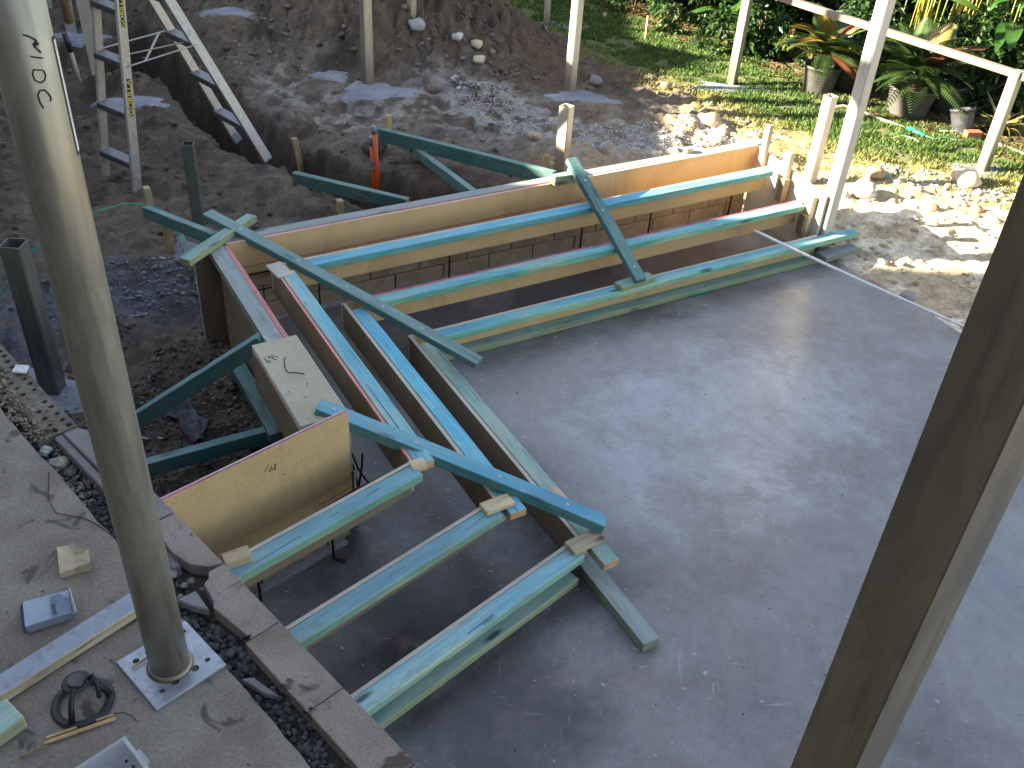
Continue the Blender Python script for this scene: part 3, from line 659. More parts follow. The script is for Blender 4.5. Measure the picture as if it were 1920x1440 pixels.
# ------------------------------------------------------------------ reinforcing bars
def rod(pts, r, label, group, name='reinforcing_bar'): return tube(name, pts, r, RUST, None, 6, label=label, cat='steel bar', group=group)
G = 'reinforcing bars behind the far forms'
places = ['near the left corner', 'left of the middle', 'at the middle', 'right of the crossing brace', 'near the right end panel']
for s_, w_ in zip((1.42, 2.2, 3.10, 3.62, 4.28), places):
    rod([F1(s_, 4.335, .0), F1(s_+.004, 4.335, .34)], .006, 'upright rusty bar in front of the far brick wall '+w_, G)
rod([F1(1.06, 4.345, .205), F1(2.5, 4.347, .203), F1(4.4, 4.345, .205)], .004, 'thin rusty bar running along the far brick wall', G)
rod([F1(1.06, 4.35, .300), F1(2.5, 4.352, .298), F1(4.4, 4.35, .300)], .004, 'upper thin rusty bar running along the far brick wall', G)
rod([at(513, 505, .33), at(517, 560, .10)], .005, 'upright rusty bar between the left forms at the corner', G)
G2 = 'reinforcing bars by the marked panel'
rod([F3(.9, 2.29, .12), F3(1.25, 2.288, .125), F3(1.62, 2.29, .12)], .005, 'long rusty bar along the foot of the marked panel', G2)
rod([F3(.9, 2.28, .19), F3(1.3, 2.283, .195), F3(1.72, 2.28, .19)], .005, 'second rusty bar above the foot of the marked panel', G2)
rod([F3(1.45, 2.29, .27), F3(1.6, 2.293, .275), F3(1.76, 2.28, .275)], .005, 'rusty bar running out past the corner of the marked panel', G2)
for s_, w_ in ((1.14, 'left'), (1.47, 'middle')):
    rod([F3(s_, 2.28, .0), F3(s_, 2.28, .27)], .006, 'upright rusty bar standing on the footing, %s one before the marked panel' % w_, G2)
rod([F3(1.47, 2.27, .006), F3(1.49, 2.23, .006)], .006, 'bent foot of a rusty bar on the slab', G2)
pc = lambda px, py, z: at(px, py, z)
rod([pc(660, 850, .35), pc(672, 880, .30), pc(705, 925, .22)], .005, 'bar sloping down right of the marked panel', G2)
rod([pc(680, 850, .38), pc(678, 880, .30), pc(672, 915, .18)], .005, 'short upright bar crossing the mesh right of the panel', G2)
rod([pc(662, 872, .3), pc(672, 912, .2), pc(674, 930, .12)], .005, 'slanting bar just right of the panel edge', G2)

# ------------------------------------------------------------------ riser forms
PT = .018; RZ = .154
def line_strip(p0, p1, parent, mat_=RED, w=.004, z=.0008): return board('chalk_line', Vector(p0)+Z*z, Vector(p1)+Z*z, w, .0012, [mat_]*3, parent, bev=0, wear=0)
def far_form(k, n, s0, s1, st0, st1, tm, redtop, label, tt=.035, hp=None, sh=0):
    z = .435 if k == 3 else RZ*k; r = thing('riser_form', label, 'formwork', F1((s0+s1)/2, n, z), 'riser forms of the far flight')
    hp = hp or (.15 if k > 1 else .150)
    board('form_panel', F1(s0, n-PT/2, z), F1(s1, n-PT/2, z), PT, hp, [MAGENTA if redtop else CHIPE, CHIP, CHIPE], r, bev=.001)
    board('timber', F1(st0, n-PT-.036-sh, z-.001), F1(st1, n-PT-.036+sh, z+.001), .070, tt, mats(tm, ENDG), r, bow=.003, seg=10)
    return r
def left_form(k, t, n0, n1_, tn0, tn1, tm, label, redtop=False):
    z = RZ*k; r = thing('riser_form', label, 'formwork', F1(t, (n0+n1_)/2, z), 'riser forms of the left flight')
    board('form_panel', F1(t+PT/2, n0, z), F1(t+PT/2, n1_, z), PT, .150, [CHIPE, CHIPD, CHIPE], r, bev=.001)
    board('timber', F1(t+PT+.036, tn0, z-.001), F1(t+PT+.036, tn1, z-.001), .070, .035, mats(tm, ENDG), r, bow=.002, seg=10)
    if redtop:
        line_strip(F1(t+.003, n0, z), F1(t+.003, n1_, z), r); line_strip(F1(t+.0145, n0, z), F1(t+.0145, n1_, z), r)
    return r
def near_form(k, n, t0, t1, tt0, tt1, tm, label):
    z = RZ*k; r = thing('riser_form', label, 'formwork', F3((t0+t1)/2, n, z), 'riser forms of the near flight')
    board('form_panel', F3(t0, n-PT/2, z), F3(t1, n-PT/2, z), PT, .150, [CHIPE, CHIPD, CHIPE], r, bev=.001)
    board('timber', F3(tt0, n-PT-.036, z-.001), F3(tt1, n-PT-.036, z-.001), .070, .035, mats(tm, ENDG), r, bow=.002, seg=8)
    return r
ff3 = far_form(3, 4.172, 1.128, 4.38, 1.255, 4.35, SKYB, False, 'highest riser form of the far flight, bright blue timber before the brick wall')
ff2 = far_form(2, 3.902, 1.385, 4.42, 1.50, 4.40, BLUE, True, 'middle riser form of the far flight with a red painted top edge')
ff1 = far_form(1, 3.705, 1.655, 4.44, 1.77, 4.72, BLUE, False, 'lowest riser form of the far flight, standing on the slab')
board('base_timber', F1(1.80, 3.652, .036), F1(4.47, 3.652, .036), .070, .035, mats(PALE, ENDG), ff1, bow=.001, seg=6)
# fishtail offcut beside it
board('timber_offcut', at(1540, 478, .07), at(1604, 460, .07), .09, .035, mats(GREYG), label='greenish timber offcut poking out past the lowest far form', cat='timber')
lf = [None]*4
def n_of(px, py, z): p = at(px, py, z); return N1.dot(p)
def t3_of(px, py, z): p = at(px, py, z); return T3.dot(p)
# near ends of the left panels run to the near flight's corners
def corner(k, t, n3v):
    z = RZ*k   # intersection of line T1.p=t with N3.p=n3v
    a = T1.x; b = T1.y; c = N3.x; d = N3.y; det = a*d-b*c
    return Vector(((t*d-b*n3v)/det, (a*n3v-c*t)/det, z))
TK = {1: 1.655, 2: 1.385, 3: 1.115}; NK = {1: 1.632, 2: 1.885, 3: 2.12}
CN = {k: corner(k, TK[k], NK[k]) for k in (1, 2, 3)}
ends_t = {1: (1152, 1052), 2: (962, 962), 3: (795, 868)}
specs = {3: (BLUE, 'highest riser form of the left flight with twin red lines on its edge'), 2: (SKYB, 'middle riser form of the left flight, bright blue timber top'), 1: (PALE, 'lowest riser form of the left flight, pale green timber beside the open slab')}
farN = {3: 4.125, 2: 3.902, 1: 3.705}
for k in (3, 2, 1):
    tm, lb = specs[k]
    nn = N1.dot(CN[k])
    e = n_of(*ends_t[k], RZ*k)
    lf[k] = left_form(k, TK[k], farN[k]-PT, nn-.005, farN[k]-PT-.075, e, tm, lb, redtop=(k == 3))
board('base_timber', F1(TK[1]+.054, 3.55, .036), F1(TK[1]+.054, n_of(1100, 1010, .036), .036), .07, .035, mats(PALE, ENDG), lf[1])
nspec = {3: (BLUE, 'riser form of the near flight next to the marked particle board panel'), 2: (BLUE, 'middle riser form of the near flight'), 1: (BLUE, 'riser form of the near flight nearest the camera, on the slab')}
tnear = {1: (1098, 1040), 2: (945, 965), 3: (788, 884)}
for k in (3, 2, 1):
    te = T3.dot(CN[k])
    te2 = T3.dot(at(*tnear[k], RZ*k))
    nf = near_form(k, NK[k], .868, te, .866, te2, *nspec[k])
    if k == 1: board('base_timber', F3(.866, NK[1]-.054, .036), F3(te2-.02, NK[1]-.054, .036), .07, .035, mats(PALE, ENDG), nf, bow=.001, seg=4)
    if k == 3:
        board('split', F3(1.02, NK[3]-.07, RZ*3+.0006), F3(1.55, NK[3]-.045, RZ*3+.0006), .002, .001, [BLACKINK]*3, nf, bev=0, wear=0)
    if k == 1: board('split', at(832, 1223, RZ+.001), at(925, 1152, RZ+.001), .003, .001, [BLACKINK]*3, nf, bev=0, wear=0)
board('split', at(668, 695, RZ*3+.001), at(748, 803, RZ*3+.001), .0025, .001, [BLACKINK]*3, lf[3], bev=0, wear=0)

# edge forms along the outer walls
ef = thing('edge_form', 'long edge form along the far wall with a red line on its inner edge', 'formwork', F1(2.7, 4.40, .49))
board('form_panel', F1(.97, 4.370, .49), F1(4.449, 4.370, .49), PT, .19, [CHIPE, CHIP, CHIPE], ef, bev=.001)
board('timber', F1(.93, 4.379+.040, .489), F1(4.53, 4.379+.036, .489), .070, .045, mats(GREYG, ENDG), ef, bow=.003, seg=10)
line_strip(F1(1.0, 4.377, .49), F1(3.0, 4.376, .49), ef, RED, .006)
for z_ in (.345,): board('chalk_line', F1(1.0, 4.3605, z_), F1(3.1, 4.3605, z_+.004), .0012, .004, [MAGENTA]*3, ef, bev=0, wear=0)
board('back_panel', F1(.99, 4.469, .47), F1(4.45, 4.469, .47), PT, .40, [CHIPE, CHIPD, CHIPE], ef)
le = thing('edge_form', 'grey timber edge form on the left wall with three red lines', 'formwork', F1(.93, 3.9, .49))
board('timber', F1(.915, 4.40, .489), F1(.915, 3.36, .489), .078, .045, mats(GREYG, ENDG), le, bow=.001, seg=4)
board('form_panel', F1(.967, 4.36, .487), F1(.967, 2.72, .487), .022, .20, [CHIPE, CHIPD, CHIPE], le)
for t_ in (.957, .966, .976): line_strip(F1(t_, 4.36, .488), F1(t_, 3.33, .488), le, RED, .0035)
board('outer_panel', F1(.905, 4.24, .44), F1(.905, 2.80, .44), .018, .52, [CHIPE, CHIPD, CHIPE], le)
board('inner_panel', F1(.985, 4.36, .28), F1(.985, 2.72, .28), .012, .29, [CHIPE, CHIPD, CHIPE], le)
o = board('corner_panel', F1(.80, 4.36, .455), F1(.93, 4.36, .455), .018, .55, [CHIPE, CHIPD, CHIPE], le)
# boxed section with marker writing
bx = thing('box_form', 'pale boxed form section with black marker figures on its lid', 'formwork', F1(.88, 3.0, .56))
n_far = 3.335; bend = N1.dot(corner(3, .885, 2.40))+.02
board('lid', F1(.885, n_far, .56), F1(.885, bend, .56), .190, .018, [CHIPW, CHIPE, CHIPE], bx)
board('side_panel', F1(.796, n_far-.002, .5415), F1(.796, bend, .5415), .018, .20, [CHIPE, CHIPD, CHIPE], bx)
board('side_panel', F1(.972, n_far-.002, .5415), F1(.972, bend, .5415), .018, .07, [CHIPE, CHIPD, CHIPE], bx)
board('end_panel', F1(.806, n_far-.010, .5415), F1(.962, n_far-.010, .5415), .016, .20, [CHIPE, CHIPD, CHIPE], bx)
def strokes(name, lines, z, r, mat_, parent=None, plane=None, **kw):
    V = []; Fc = []; base = None
    for ln in lines:
        pts = [(at(px, py, z) if plane is None else onplane(px, py, *plane)) for px, py in ln]
        if base is None: base = pts[0].copy()
        me_ = tube_mesh([p-base for p in pts], r, 5); o_ = len(V)
        V += [v.co.copy() for v in me_.vertices]; Fc += [tuple(i+o_ for i in p.vertices) for p in me_.polygons]; bpy.data.meshes.remove(me_)
    return obj(name, pm(name, V, Fc), mat_, parent, base, **kw)
s_ = lambda pts, ox=470, oy=630, k=1186/140: [(ox+x/k, oy+y/k) for x, y in pts]
strokes('handwriting', [s_(p) for p in ([(215, 350), (222, 375), (245, 378), (240, 395)], [(255, 400), (275, 390), (282, 410), (270, 432), (262, 405)], [(300, 385), (312, 405), (305, 425)],
        [(275, 325), (298, 320), (305, 345), (285, 340), (300, 318)], [(325, 300), (345, 302)], [(318, 340), (340, 330), (352, 350), (330, 360)], [(352, 315), (380, 322)], [(370, 380), (412, 370)], [(398, 335), (428, 320)], [(350, 355), (375, 352)])],
        .5605, .0016, BLACKINK, bx)
for p in ([(893, 745), (900, 752)], [(890, 782), (900, 785)], [(862, 972), (880, 976)], [(604, 880), (610, 892)]): strokes('screw_hole', [s_(p)], .5602, .0022, BLACKINK, bx)
tube('wire_offcut', [at(470+x*140/1186, 630+y*140/1186, .5625) for x, y in ((565, 345), (540, 350), (532, 400), (540, 480), (570, 555), (600, 582), (700, 578), (780, 588), (855, 603))], .0018, RUST, label='bent piece of tie wire lying on the pale box lid', cat='wire')
# marked panel on the near wall
mp_ = thing('marked_panel', 'upright tan particle board panel with a handwritten 893', 'formwork', F3(1.24, 2.34, .638))
NPL = 2.338
me_ = None
board('panel', F3(.870, NPL-.009, .638), F3(1.603, NPL-.009, .638), .018, .40, [MAGENTA, CHIP, CHIPE], mp_, bev=.001)
board('backing_timber', F3(.90, NPL+.036, .50), F3(1.50, NPL+.036, .50), .070, .045, mats(TEAL_D, ENDG), mp_)
board('chalk_line', F3(.872, NPL-.004, .6388), F3(1.60, NPL-.004, .6388), .006, .001, [CHIPE]*3, mp_, bev=0, wear=0)
k_ = 1920/90; w_ = lambda pts: [(470+x/k_, 850+y/k_) for x, y in pts]
strokes('handwriting', [w_(p) for p in ([(710, 440), (690, 520), (600, 610), (640, 650), (600, 700), (545, 760)], [(835, 480), (815, 570), (800, 600), (740, 675)], [(830, 590), (870, 610), (860, 660), (800, 710), (710, 735)],
        [(1035, 405), (970, 450), (960, 520), (1000, 600), (1000, 650), (950, 670), (925, 620), (970, 550)], [(1035, 410), (1010, 470), (975, 530)])], 0, .0013, BROWNINK, mp_, plane=(N3, NPL-.0185))
for p in ([(1290, 840), (1350, 838)], [(1810, 440), (1840, 400)]): strokes('nail_head', [w_(p)], 0, .0018, BROWNINK, mp_, plane=(N3, NPL-.0185))

# end panel at the right
ep = thing('stair_end', 'pale end panel closing the right end of the far flight in full sun', 'formwork', F1(4.46, 4.0, .47))
bm = bmesh.new()
pr = [(4.372, -.02), (4.372, .485), (3.712, .405), (3.71, .02), (3.71, -.02)]
a_ = [bm.verts.new(F1(4.449, n, z)-F1(4.46, 4.0, .47)) for n, z in pr]; b_ = [bm.verts.new(F1(4.467, n, z)-F1(4.46, 4.0, .47)) for n, z in pr]
bm.faces.new(a_); bm.faces.new(b_[::-1])
for i in range(len(pr)): bm.faces.new((a_[i], b_[i], b_[(i+1) % len(pr)], a_[(i+1) % len(pr)]))
bmesh.ops.recalc_face_normals(bm, faces=bm.faces); me = bpy.data.meshes.new('panel'); bm.to_mesh(me); bm.free()
obj('panel', me, CHIPE, ep, F1(4.46, 4.0, .47))
def stake(name, foot, top, w_, d_, mt, label, cat='stake', group=None, yaw=A1, rot=True):
    foot, top = Vector(foot), Vector(top)
    return board(name, foot, top, w_, d_, mt, up=Vector((math.cos(yaw), math.sin(yaw), 0)), label=label, cat=cat, group=group, wear=.003)
SG = 'timber pegs and cleats holding the forms'
PW = [PINE, PINE, PINE]; SW = [STAKE, STAKE, STAKE]
stake('end_cleat', F1(4.447, 4.28, .38), F1(4.447, 4.28, .66), .045, .035, PW, 'tall upright cleat on the end panel at the far corner', 'cleat', SG)
stake('end_cleat', F1(4.447, 4.06, .30), F1(4.447, 4.06, .56), .06, .040, PW, 'upright cleat at the end of the highest far riser form', 'cleat', SG)
stake('end_cleat', F1(4.447, 3.80, .10), F1(4.447, 3.80, .38), .055, .040, PW, 'upright cleat at the end of the middle far riser form', 'cleat', SG)
board('end_block', F1(4.38, 4.03, .40), F1(4.38, 4.03, .25), .05, .05, [CHIPD]*3, up=-T1, label='dark block under the end of the highest far form', cat='block', group=SG)
board('end_block', F1(4.38, 3.80, .26), F1(4.38, 3.80, .12), .05, .05, [CHIPD]*3, up=-T1, label='dark block under the end of the middle far form', cat='block', group=SG)
board('top_cleat', F1(3.05, 4.44, .53), F1(3.05, 4.44, .47), .06, .04, mats(TEAL_D), up=N1, label='small teal block standing behind the far edge form', cat='cleat')
board('top_cleat', F1(3.93, 4.46, .52), F1(3.93, 4.46, .46), .05, .04, PW, up=N1, label='small raw pine block behind the far edge form', cat='cleat')
board('timber_end', F1(4.50, 4.43, .49), F1(4.56, 4.43, .485), .06, .04, mats(TEAL_D), label='teal timber end showing beyond the far corner cleat', cat='timber')

# cleats lying on the near corners
def flat(name, a, b, z0, z1, w_, t_, mt, label, cat='cleat', group=SG, parent=None, **kw):
    return board(name, at(*a, z0), at(*b, z1), w_, t_, mt, parent, label=label, cat=cat, group=group, **kw)
flat('cleat', (906, 952), (958, 932), RZ*2+.020, RZ*2+.020, .062, .020, PW, 'square pine cleat across the corner of the middle forms')
flat('cleat', (1068, 1026), (1124, 998), RZ+.022, RZ+.022, .068, .022, PW, 'pine cleat with nail marks across the corner of the lowest forms')
flat('cleat', (770, 872), (797, 865), RZ*3+.004, RZ*3+.004, .055, .02, PW, 'small tan cleat under the near diagonal brace')
flat('cleat', (418, 1048), (468, 1030), RZ*3+.032, RZ*3+.034, .052, .032, PW, 'pine cleat beside the deck edge on the near riser form')
flat('cleat', (900, 992), (945, 965), RZ*2-.050, RZ*2-.050, .025, .02, PW, 'orange pine packer under the end of the middle near form')
flat('cleat', (512, 493), (536, 516), RZ*3+.006, RZ*3+.006, .080, .012, [CHIPE]*3, 'whitish board scrap on the far end of the highest left form')
flat('peg', (1037, 915), (1062, 942), .16, .155, .045, .14, PW, 'pine peg standing against the lowest left form', 'peg')
flat('peg', (1090, 985), (1104, 995), .15, .15, .045, .13, PW, 'pine peg hidden beneath the near diagonal brace', 'peg')
board('loose_timber', at(1098, 1048, .046), at(1222, 1202, .046), .075, .045, mats(GREYG), label='weathered grey timber lying loose on the open slab', cat='timber')

# ------------------------------------------------------------------ diagonal braces and outside timbers
def brace(a, za, b, zb, w_, t_, tm, label, screws=(), group='diagonal braces laid over the forms', name='diagonal_brace', up=Z, bow=.004, cat='brace', end=None):
    r = thing(name, label, cat, (at(*a, za)+at(*b, zb))/2, group)
    p0, p1 = at(*a, za), at(*b, zb)
    board('timber', p0, p1, w_, t_, mats(tm, end), r, bow=bow, seg=10, up=up)
    if screws:
        d = p1-p0; R_ = frame_rot(d, up)
        for s in screws:
            p = p0+d*s+R_.col[2]*(.0012+bow*(1-(2*s-1)**2)); me_ = tube_mesh([p*0, R_.col[2]*.0015], .0065, 10); ob = obj('screw', me_, WHITEP, r, p)
            me2 = tube_mesh([p*0, R_.col[2]*.0022], .003, 8); obj('screw_recess', me2, BLACKINK, ob, p)
    return r
brace((388, 396), .565, (900, 676), .225, .070, .035, TEAL_D, 'dark teal brace crossing the left corner of the forms', (.13, .35, .53, .80, .66))
brace((1072, 295), .630, (1203, 524), .225, .070, .035, TEAL_D, 'dark teal brace crossing the middle of the far flight', (.20, .45, .9))
brace((598, 757), .590, (1137, 977), .225, .070, .045, SKYB, 'bright blue brace over the near corner of the forms', (.05, .33, .62, .86))
board('packer', at(345, 486, .525), at(472, 402, .525), .062, .035, mats(PALE), label='pale green packer under the top end of the left corner brace', cat='packer', group='packers under the brace ends')
board('packer', at(1038, 329, .550), at(1100, 320, .550), .055, .058, mats(PALE), label='teal packer under the upper end of the middle brace', cat='packer', group='packers under the brace ends')
board('packer', at(1160, 534, .185), at(1222, 514, .185), .07, .03, mats(PALE), label='pale packer under the lower end of the middle brace', cat='packer', group='packers under the brace ends')
BG = 'braces propping the forms from outside'
brace((482, 628), .50, (240, 782), .06, .045, .07, TEAL_D, 'long prop running from the left edge form down toward the round column', (), BG, 'prop', bow=0, cat='prop')
brace((540, 792), .12, (262, 868), .10, .045, .07, TEAL_D, 'low prop from the pale box toward the round column', (), BG, 'prop', bow=0, cat='prop')
brace((440, 672), .10, (520, 812), .14, .07, .045, TEAL_D, 'flat timber lying along the foot of the left form', (), BG, 'prop', bow=0, cat='prop')
brace((272, 386), .24, (404, 437), .50, .045, .07, TEAL_D, 'teal prop behind the left corner, rising from the peg by the ladder', (), BG, 'prop', bow=.0, cat='prop')
brace((550, 322), .24, (765, 372), .24, .045, .08, TEAL_D, 'short teal rail behind the far form with a pale cut end', (), BG, 'prop', bow=.0, cat='prop', end=PINE)
brace((712, 240), .30, (1040, 322), .45, .045, .09, TEAL_D, 'long teal rail from the conduits to the steel stub', (), BG, 'prop', bow=.002, cat='prop')
brace((772, 270), .24, (888, 356), .42, .045, .06, TEAL_D, 'short teal prop forking off the long rail', (), BG, 'prop', bow=0, cat='prop')
brace((328, 420), .10, (386, 560), .02, .05, .09, PALE, 'pale green board half buried left of the corner', (), BG, 'prop', bow=0, cat='prop')
def peg(foot, top, w_, mt, label, z0=None):
    f = on_ground(*foot); fz = f.z-.1; zt_ray = ray(*top); k = f.y/zt_ray.y; t = Vector((zt_ray.x*k, f.y, CAMH+zt_ray.z*k))
    return stake('peg', Vector((f.x, f.y, fz)), t, w_, w_*.8, mt, label, 'peg', 'timber pegs driven in behind the forms')
peg((571, 322), (556, 258), .045, SW, 'tall pine peg at the end of the short teal rail')
peg((733, 262), (732, 215), .045, SW, 'pine peg behind the head of the long teal rail')
peg((645, 398), (642, 374), .045, SW, 'short brown peg behind the far edge form')
peg((290, 400), (280, 350), .045, SW, 'pine peg beside the foot of the ladder')
peg((325, 470), (320, 420), .05, SW, 'peg left of the corner packer')
peg((1033, 312), (1029, 290), .035, SW, 'small pine peg left of the square steel stub')
peg((1210, 78), (1216, 30), .02, [PINE]*3, 'thin surveying stake standing in the lawn')
peg((1134, 34), (1137, 24), .03, [PINE]*3, 'short white marker peg at the top of the lawn')

# ------------------------------------------------------------------ steel posts
def post(name, foot, w_, h, label, yaw=A1, wall=.004, cat='steel post', group='square steel posts set around the slab', mt=GALV, lean=(0, 0), open_top=True, d=None, foot3=None):
    f = foot3 if foot3 is not None else on_ground(*foot)
    r = thing(name, label, cat, f, group)
    d = d or w_
    bm = bmesh.new(); c, s = math.cos(yaw), math.sin(yaw); vs = []
    def ring(x, y, z): return [bm.verts.new((X*c-Y*s+lean[0]*(z+.2), X*s+Y*c+lean[1]*(z+.2), z)) for X, Y in ((-x, -y), (x, -y), (x, y), (-x, y))]
    o0, o1 = ring(w_/2, d/2, -.2), ring(w_/2, d/2, h); i1, i0 = ring(w_/2-wall, d/2-wall, h), ring(w_/2-wall, d/2-wall, h-.25)
    for A_, B_ in ((o0, o1), (o1, i1), (i1, i0)):
        for k in range(4): bm.faces.new((A_[k], A_[(k+1) % 4], B_[(k+1) % 4], B_[k]))
    bm.faces.new(i0)
    bmesh.ops.bevel(bm, geom=[e for e in bm.edges if abs(e.verts[0].co.z-e.verts[1].co.z) > .3], offset=.005, segments=3, affect='EDGES')
    bmesh.ops.recalc_face_normals(bm, faces=bm.faces)
    me = bpy.data.meshes.new('tube'); bm.to_mesh(me); bm.free(); obj('tube', me, mt, r, f)
    return r
def stub_h(foot, top):
    f = on_ground(*foot); d = ray(*top); return CAMH+d.z*(f.y/d.y)-f.z, f
def stub(foot, top, w_, label, **kw):
    h, f = stub_h(foot, top); return post('steel_stub', foot, w_, h, label, cat='steel post', group='short square steel stubs beside the forms', foot3=f, **kw)
GALVW = galv_mat('galvanised_post', (.50, .46, .38), (.60, .56, .48), .5, .35, dirt=True)
GALVK = galv_mat('dark_galvanised_post', (.15, .16, .14), (.22, .22, .19), .45, .6)
GALVB = galv_mat('near_post_steel', (.27, .225, .165), (.40, .335, .235), .33, .8)
stub((1051, 330), (1058, 198), .075, 'square steel stub behind the far edge form, lit on its left face', mt=GALVW, yaw=A1+.45)
stub((375, 425), (349, 268), .065, 'dark square steel stub left of the far wall corner', mt=GALVK, yaw=.1)
stub((103, 738), (17, 455), .09, 'dark square steel stub at the left edge beyond the cored bricks', mt=GALVK, yaw=.0)
stub((1516, 345), (1543, 178), .075, 'square steel stub right behind the end panel in full sun', mt=GALVW, yaw=A1)
post('steel_post', (690, 160), .075, 3.0, 'tall grey steel post standing in the wet footing by the mound', mt=GALV, yaw=.65)
post('steel_post', (1068, 172), .075, 3.0, 'tall steel post with a sunlit edge beyond the far edge form', mt=GALVW, yaw=.75)
post('steel_post', (1371, 160), .075, 2.6, 'tall steel post in front of the garden bed at the lawn corner', mt=GALV, yaw=.95)
post('steel_post', (1024, 48), .05, 3.0, 'thin steel post in a white footing at the far edge of the soil', mt=GALVW, yaw=.8)
post('steel_post', (772, 24), .06, 3.0, 'steel post behind the mound at the top of the picture', mt=GALVW, yaw=.8)
h_, f_ = stub_h((1840, 322), (1897, 132))
post('steel_post', None, .075, h_, 'short steel post carrying the sloping rail at the right', foot3=f_, mt=GALV, yaw=.62)
post('steel_post', None, .075, 3.0, 'tall white lit steel post beside the end panel', foot3=F1(4.515, 3.72, -.05), mt=GALVW)
post('steel_post', None, .09, 3.2, 'large dark steel post close to the camera at the right', foot3=Vector((.535, .872, -.0)), mt=GALVB, yaw=A1+.06)
# sloping rail
ra, rb = Vector((f_.x, f_.y, f_.z+h_)), None
d = ray(1480, -6); k = (f_.y+1.15)/d.y; rb = Vector((d.x*k, d.y*k, CAMH+d.z*k))
ext = (ra-rb).normalized()
board('steel_rail', rb-ext*.8, ra+ext*.7+Z*.0, .05, .05, [GALVW]*3, label='pale square rail running over the short post at the right', cat='rail')
# white strip over the slab edge
sa, sb = at(1413, 430, .24), at(1812, 611, .045); dd = (sb-sa)
board('white_strip', sa, sb+dd*.12, .022, .012, [WHITESTRIP]*3, label='long thin white strip resting on the lowest far form', cat='strip', bow=-.006, seg=12)

# wet footings
FLAB = ['wet grey blue concrete around the grey post by the mound', 'smaller splash of wet concrete left of the post by the mound', 'pale concrete at the foot of the tall post with the sunlit edge',
        'blue grey concrete at the foot of the post by the lawn', 'white concrete at the foot of the thin far post', 'pale concrete around the short rail post', 'blue grey concrete around the stub at the left edge',
        'grey concrete patch behind the ladder leg', 'pale concrete patch behind the ladder top', 'grey concrete patch behind the shovel', 'blue grey footing at the outside of the left corner',
        'pale blue concrete at the left border of the picture', 'bluish concrete between the rail and the far edge form']
for (cx, cy, rx, ry, z0), lb, f0 in zip(FLAT, FLAB, FOOTS):
    V = [(0, 0, .012)]; Fc = []; nn = 28; rings_ = [(.35, .012), (.7, .010), (.95, .002), (1.08, -.03)]
    q = [1+.22*math.sin(3*a+f0[0])+.12*math.sin(7*a+f0[1])+random.uniform(-.07, .07) for a in np.linspace(0, 2*math.pi, nn, endpoint=False)]
    for rr, zz in rings_:
        for k in range(nn):
            a = 2*math.pi*k/nn; V.append((math.cos(a)*rx*q[k]*rr, math.sin(a)*ry*q[k]*rr, zz+random.uniform(-.003, .003)))
    for k in range(nn): Fc.append((0, 1+k, 1+(k+1) % nn))
    for r_ in range(3):
        for k in range(nn): Fc.append((1+r_*nn+k, 1+(r_+1)*nn+k, 1+(r_+1)*nn+(k+1) % nn, 1+r_*nn+(k+1) % nn))
    me = pm('footing', V, Fc); smooth(me); obj('footing', me, WETC, None, (cx, cy, z0+.004), lb, 'footing', 'concrete footings around the posts')

# ------------------------------------------------------------------ round column on its base plate
colr = .0508; cb = at(319, 1246, DZ+.012)
col_ = thing('round_column', 'round galvanised steel column with black marker letters standing on a square base plate', 'column', (cb.x, cb.y, DZ))
pc_ = at(321, 1243, DZ+.012)
bm = bmesh.new(); hs = .1025; an = math.radians(48.5)
ex, ey = Vector((math.cos(an), math.sin(an), 0)), Vector((-math.sin(an), math.cos(an), 0))
pl = board_mesh(.205, .205, .012, .0015); plo = obj('base_plate', pl, [PLATE]*3, col_, Vector((pc_.x, pc_.y, DZ+.0125))); plo.rotation_euler = (0, 0, an)
holes = [((304, 1295.5), .0075), ((328.5, 1278), .0105), ((366, 1253), .0105), ((389, 1237), .0075), ((255, 1239), .0085), ((279, 1221), .010), ((343, 1184), .0075)]
cutb = bmesh.new()
for (a, b), r_ in holes:
    p = at(a, b, DZ+.0125)-Vector((pc_.x, pc_.y, DZ+.0125)); q = Vector((p.dot(ex), p.dot(ey), -.006))
    bmesh.ops.create_cone(cutb, cap_ends=True, segments=20, radius1=r_, radius2=r_, depth=.03, matrix=Matrix.Translation(q))
cm = bpy.data.meshes.new('cut'); cutb.to_mesh(cm); cutb.free(); co_ = bpy.data.objects.new('cut', cm); C.objects.link(co_); co_.matrix_world = Matrix.Translation(Vector((pc_.x, pc_.y, DZ+.0125))) @ Matrix.Rotation(an, 4, 'Z')
bo = plo.modifiers.new('holes', 'BOOLEAN'); bo.object = co_; bo.operation = 'DIFFERENCE'; bo.solver = 'EXACT'
dg = bpy.context.evaluated_depsgraph_get(); dg.update(); nm = bpy.data.meshes.new_from_object(plo.evaluated_get(dg)); plo.modifiers.clear(); plo.data = nm
bpy.data.objects.remove(co_); bpy.data.meshes.remove(cm)
tube('pole', [(cb.x, cb.y, DZ+.0125), (cb.x, cb.y, DZ+.5), (cb.x, cb.y, DZ+1.2), (cb.x, cb.y, DZ+2.4)], colr, GALVD, col_, 64)
tube('weld', [(cb.x, cb.y, DZ+.0125), (cb.x, cb.y, DZ+.018), (cb.x, cb.y, DZ+.024)], 0, GALV, col_, 40, radii=[colr+.010, colr+.007, colr+.001])
def oncyl(px, py, dr=.0006):
    d = ray(px, py); a = d.x**2+d.y**2; r_ = colr+dr; O = Vector((-cb.x, -cb.y, 0))
    b = 2*(d.x*O.x+d.y*O.y); c = O.x**2+O.y**2-r_**2; q = b*b-4*a*c
    if q < 0: return None
    t = (-b-math.sqrt(q))/(2*a); return Vector((d.x*t, d.y*t, CAMH+d.z*t))
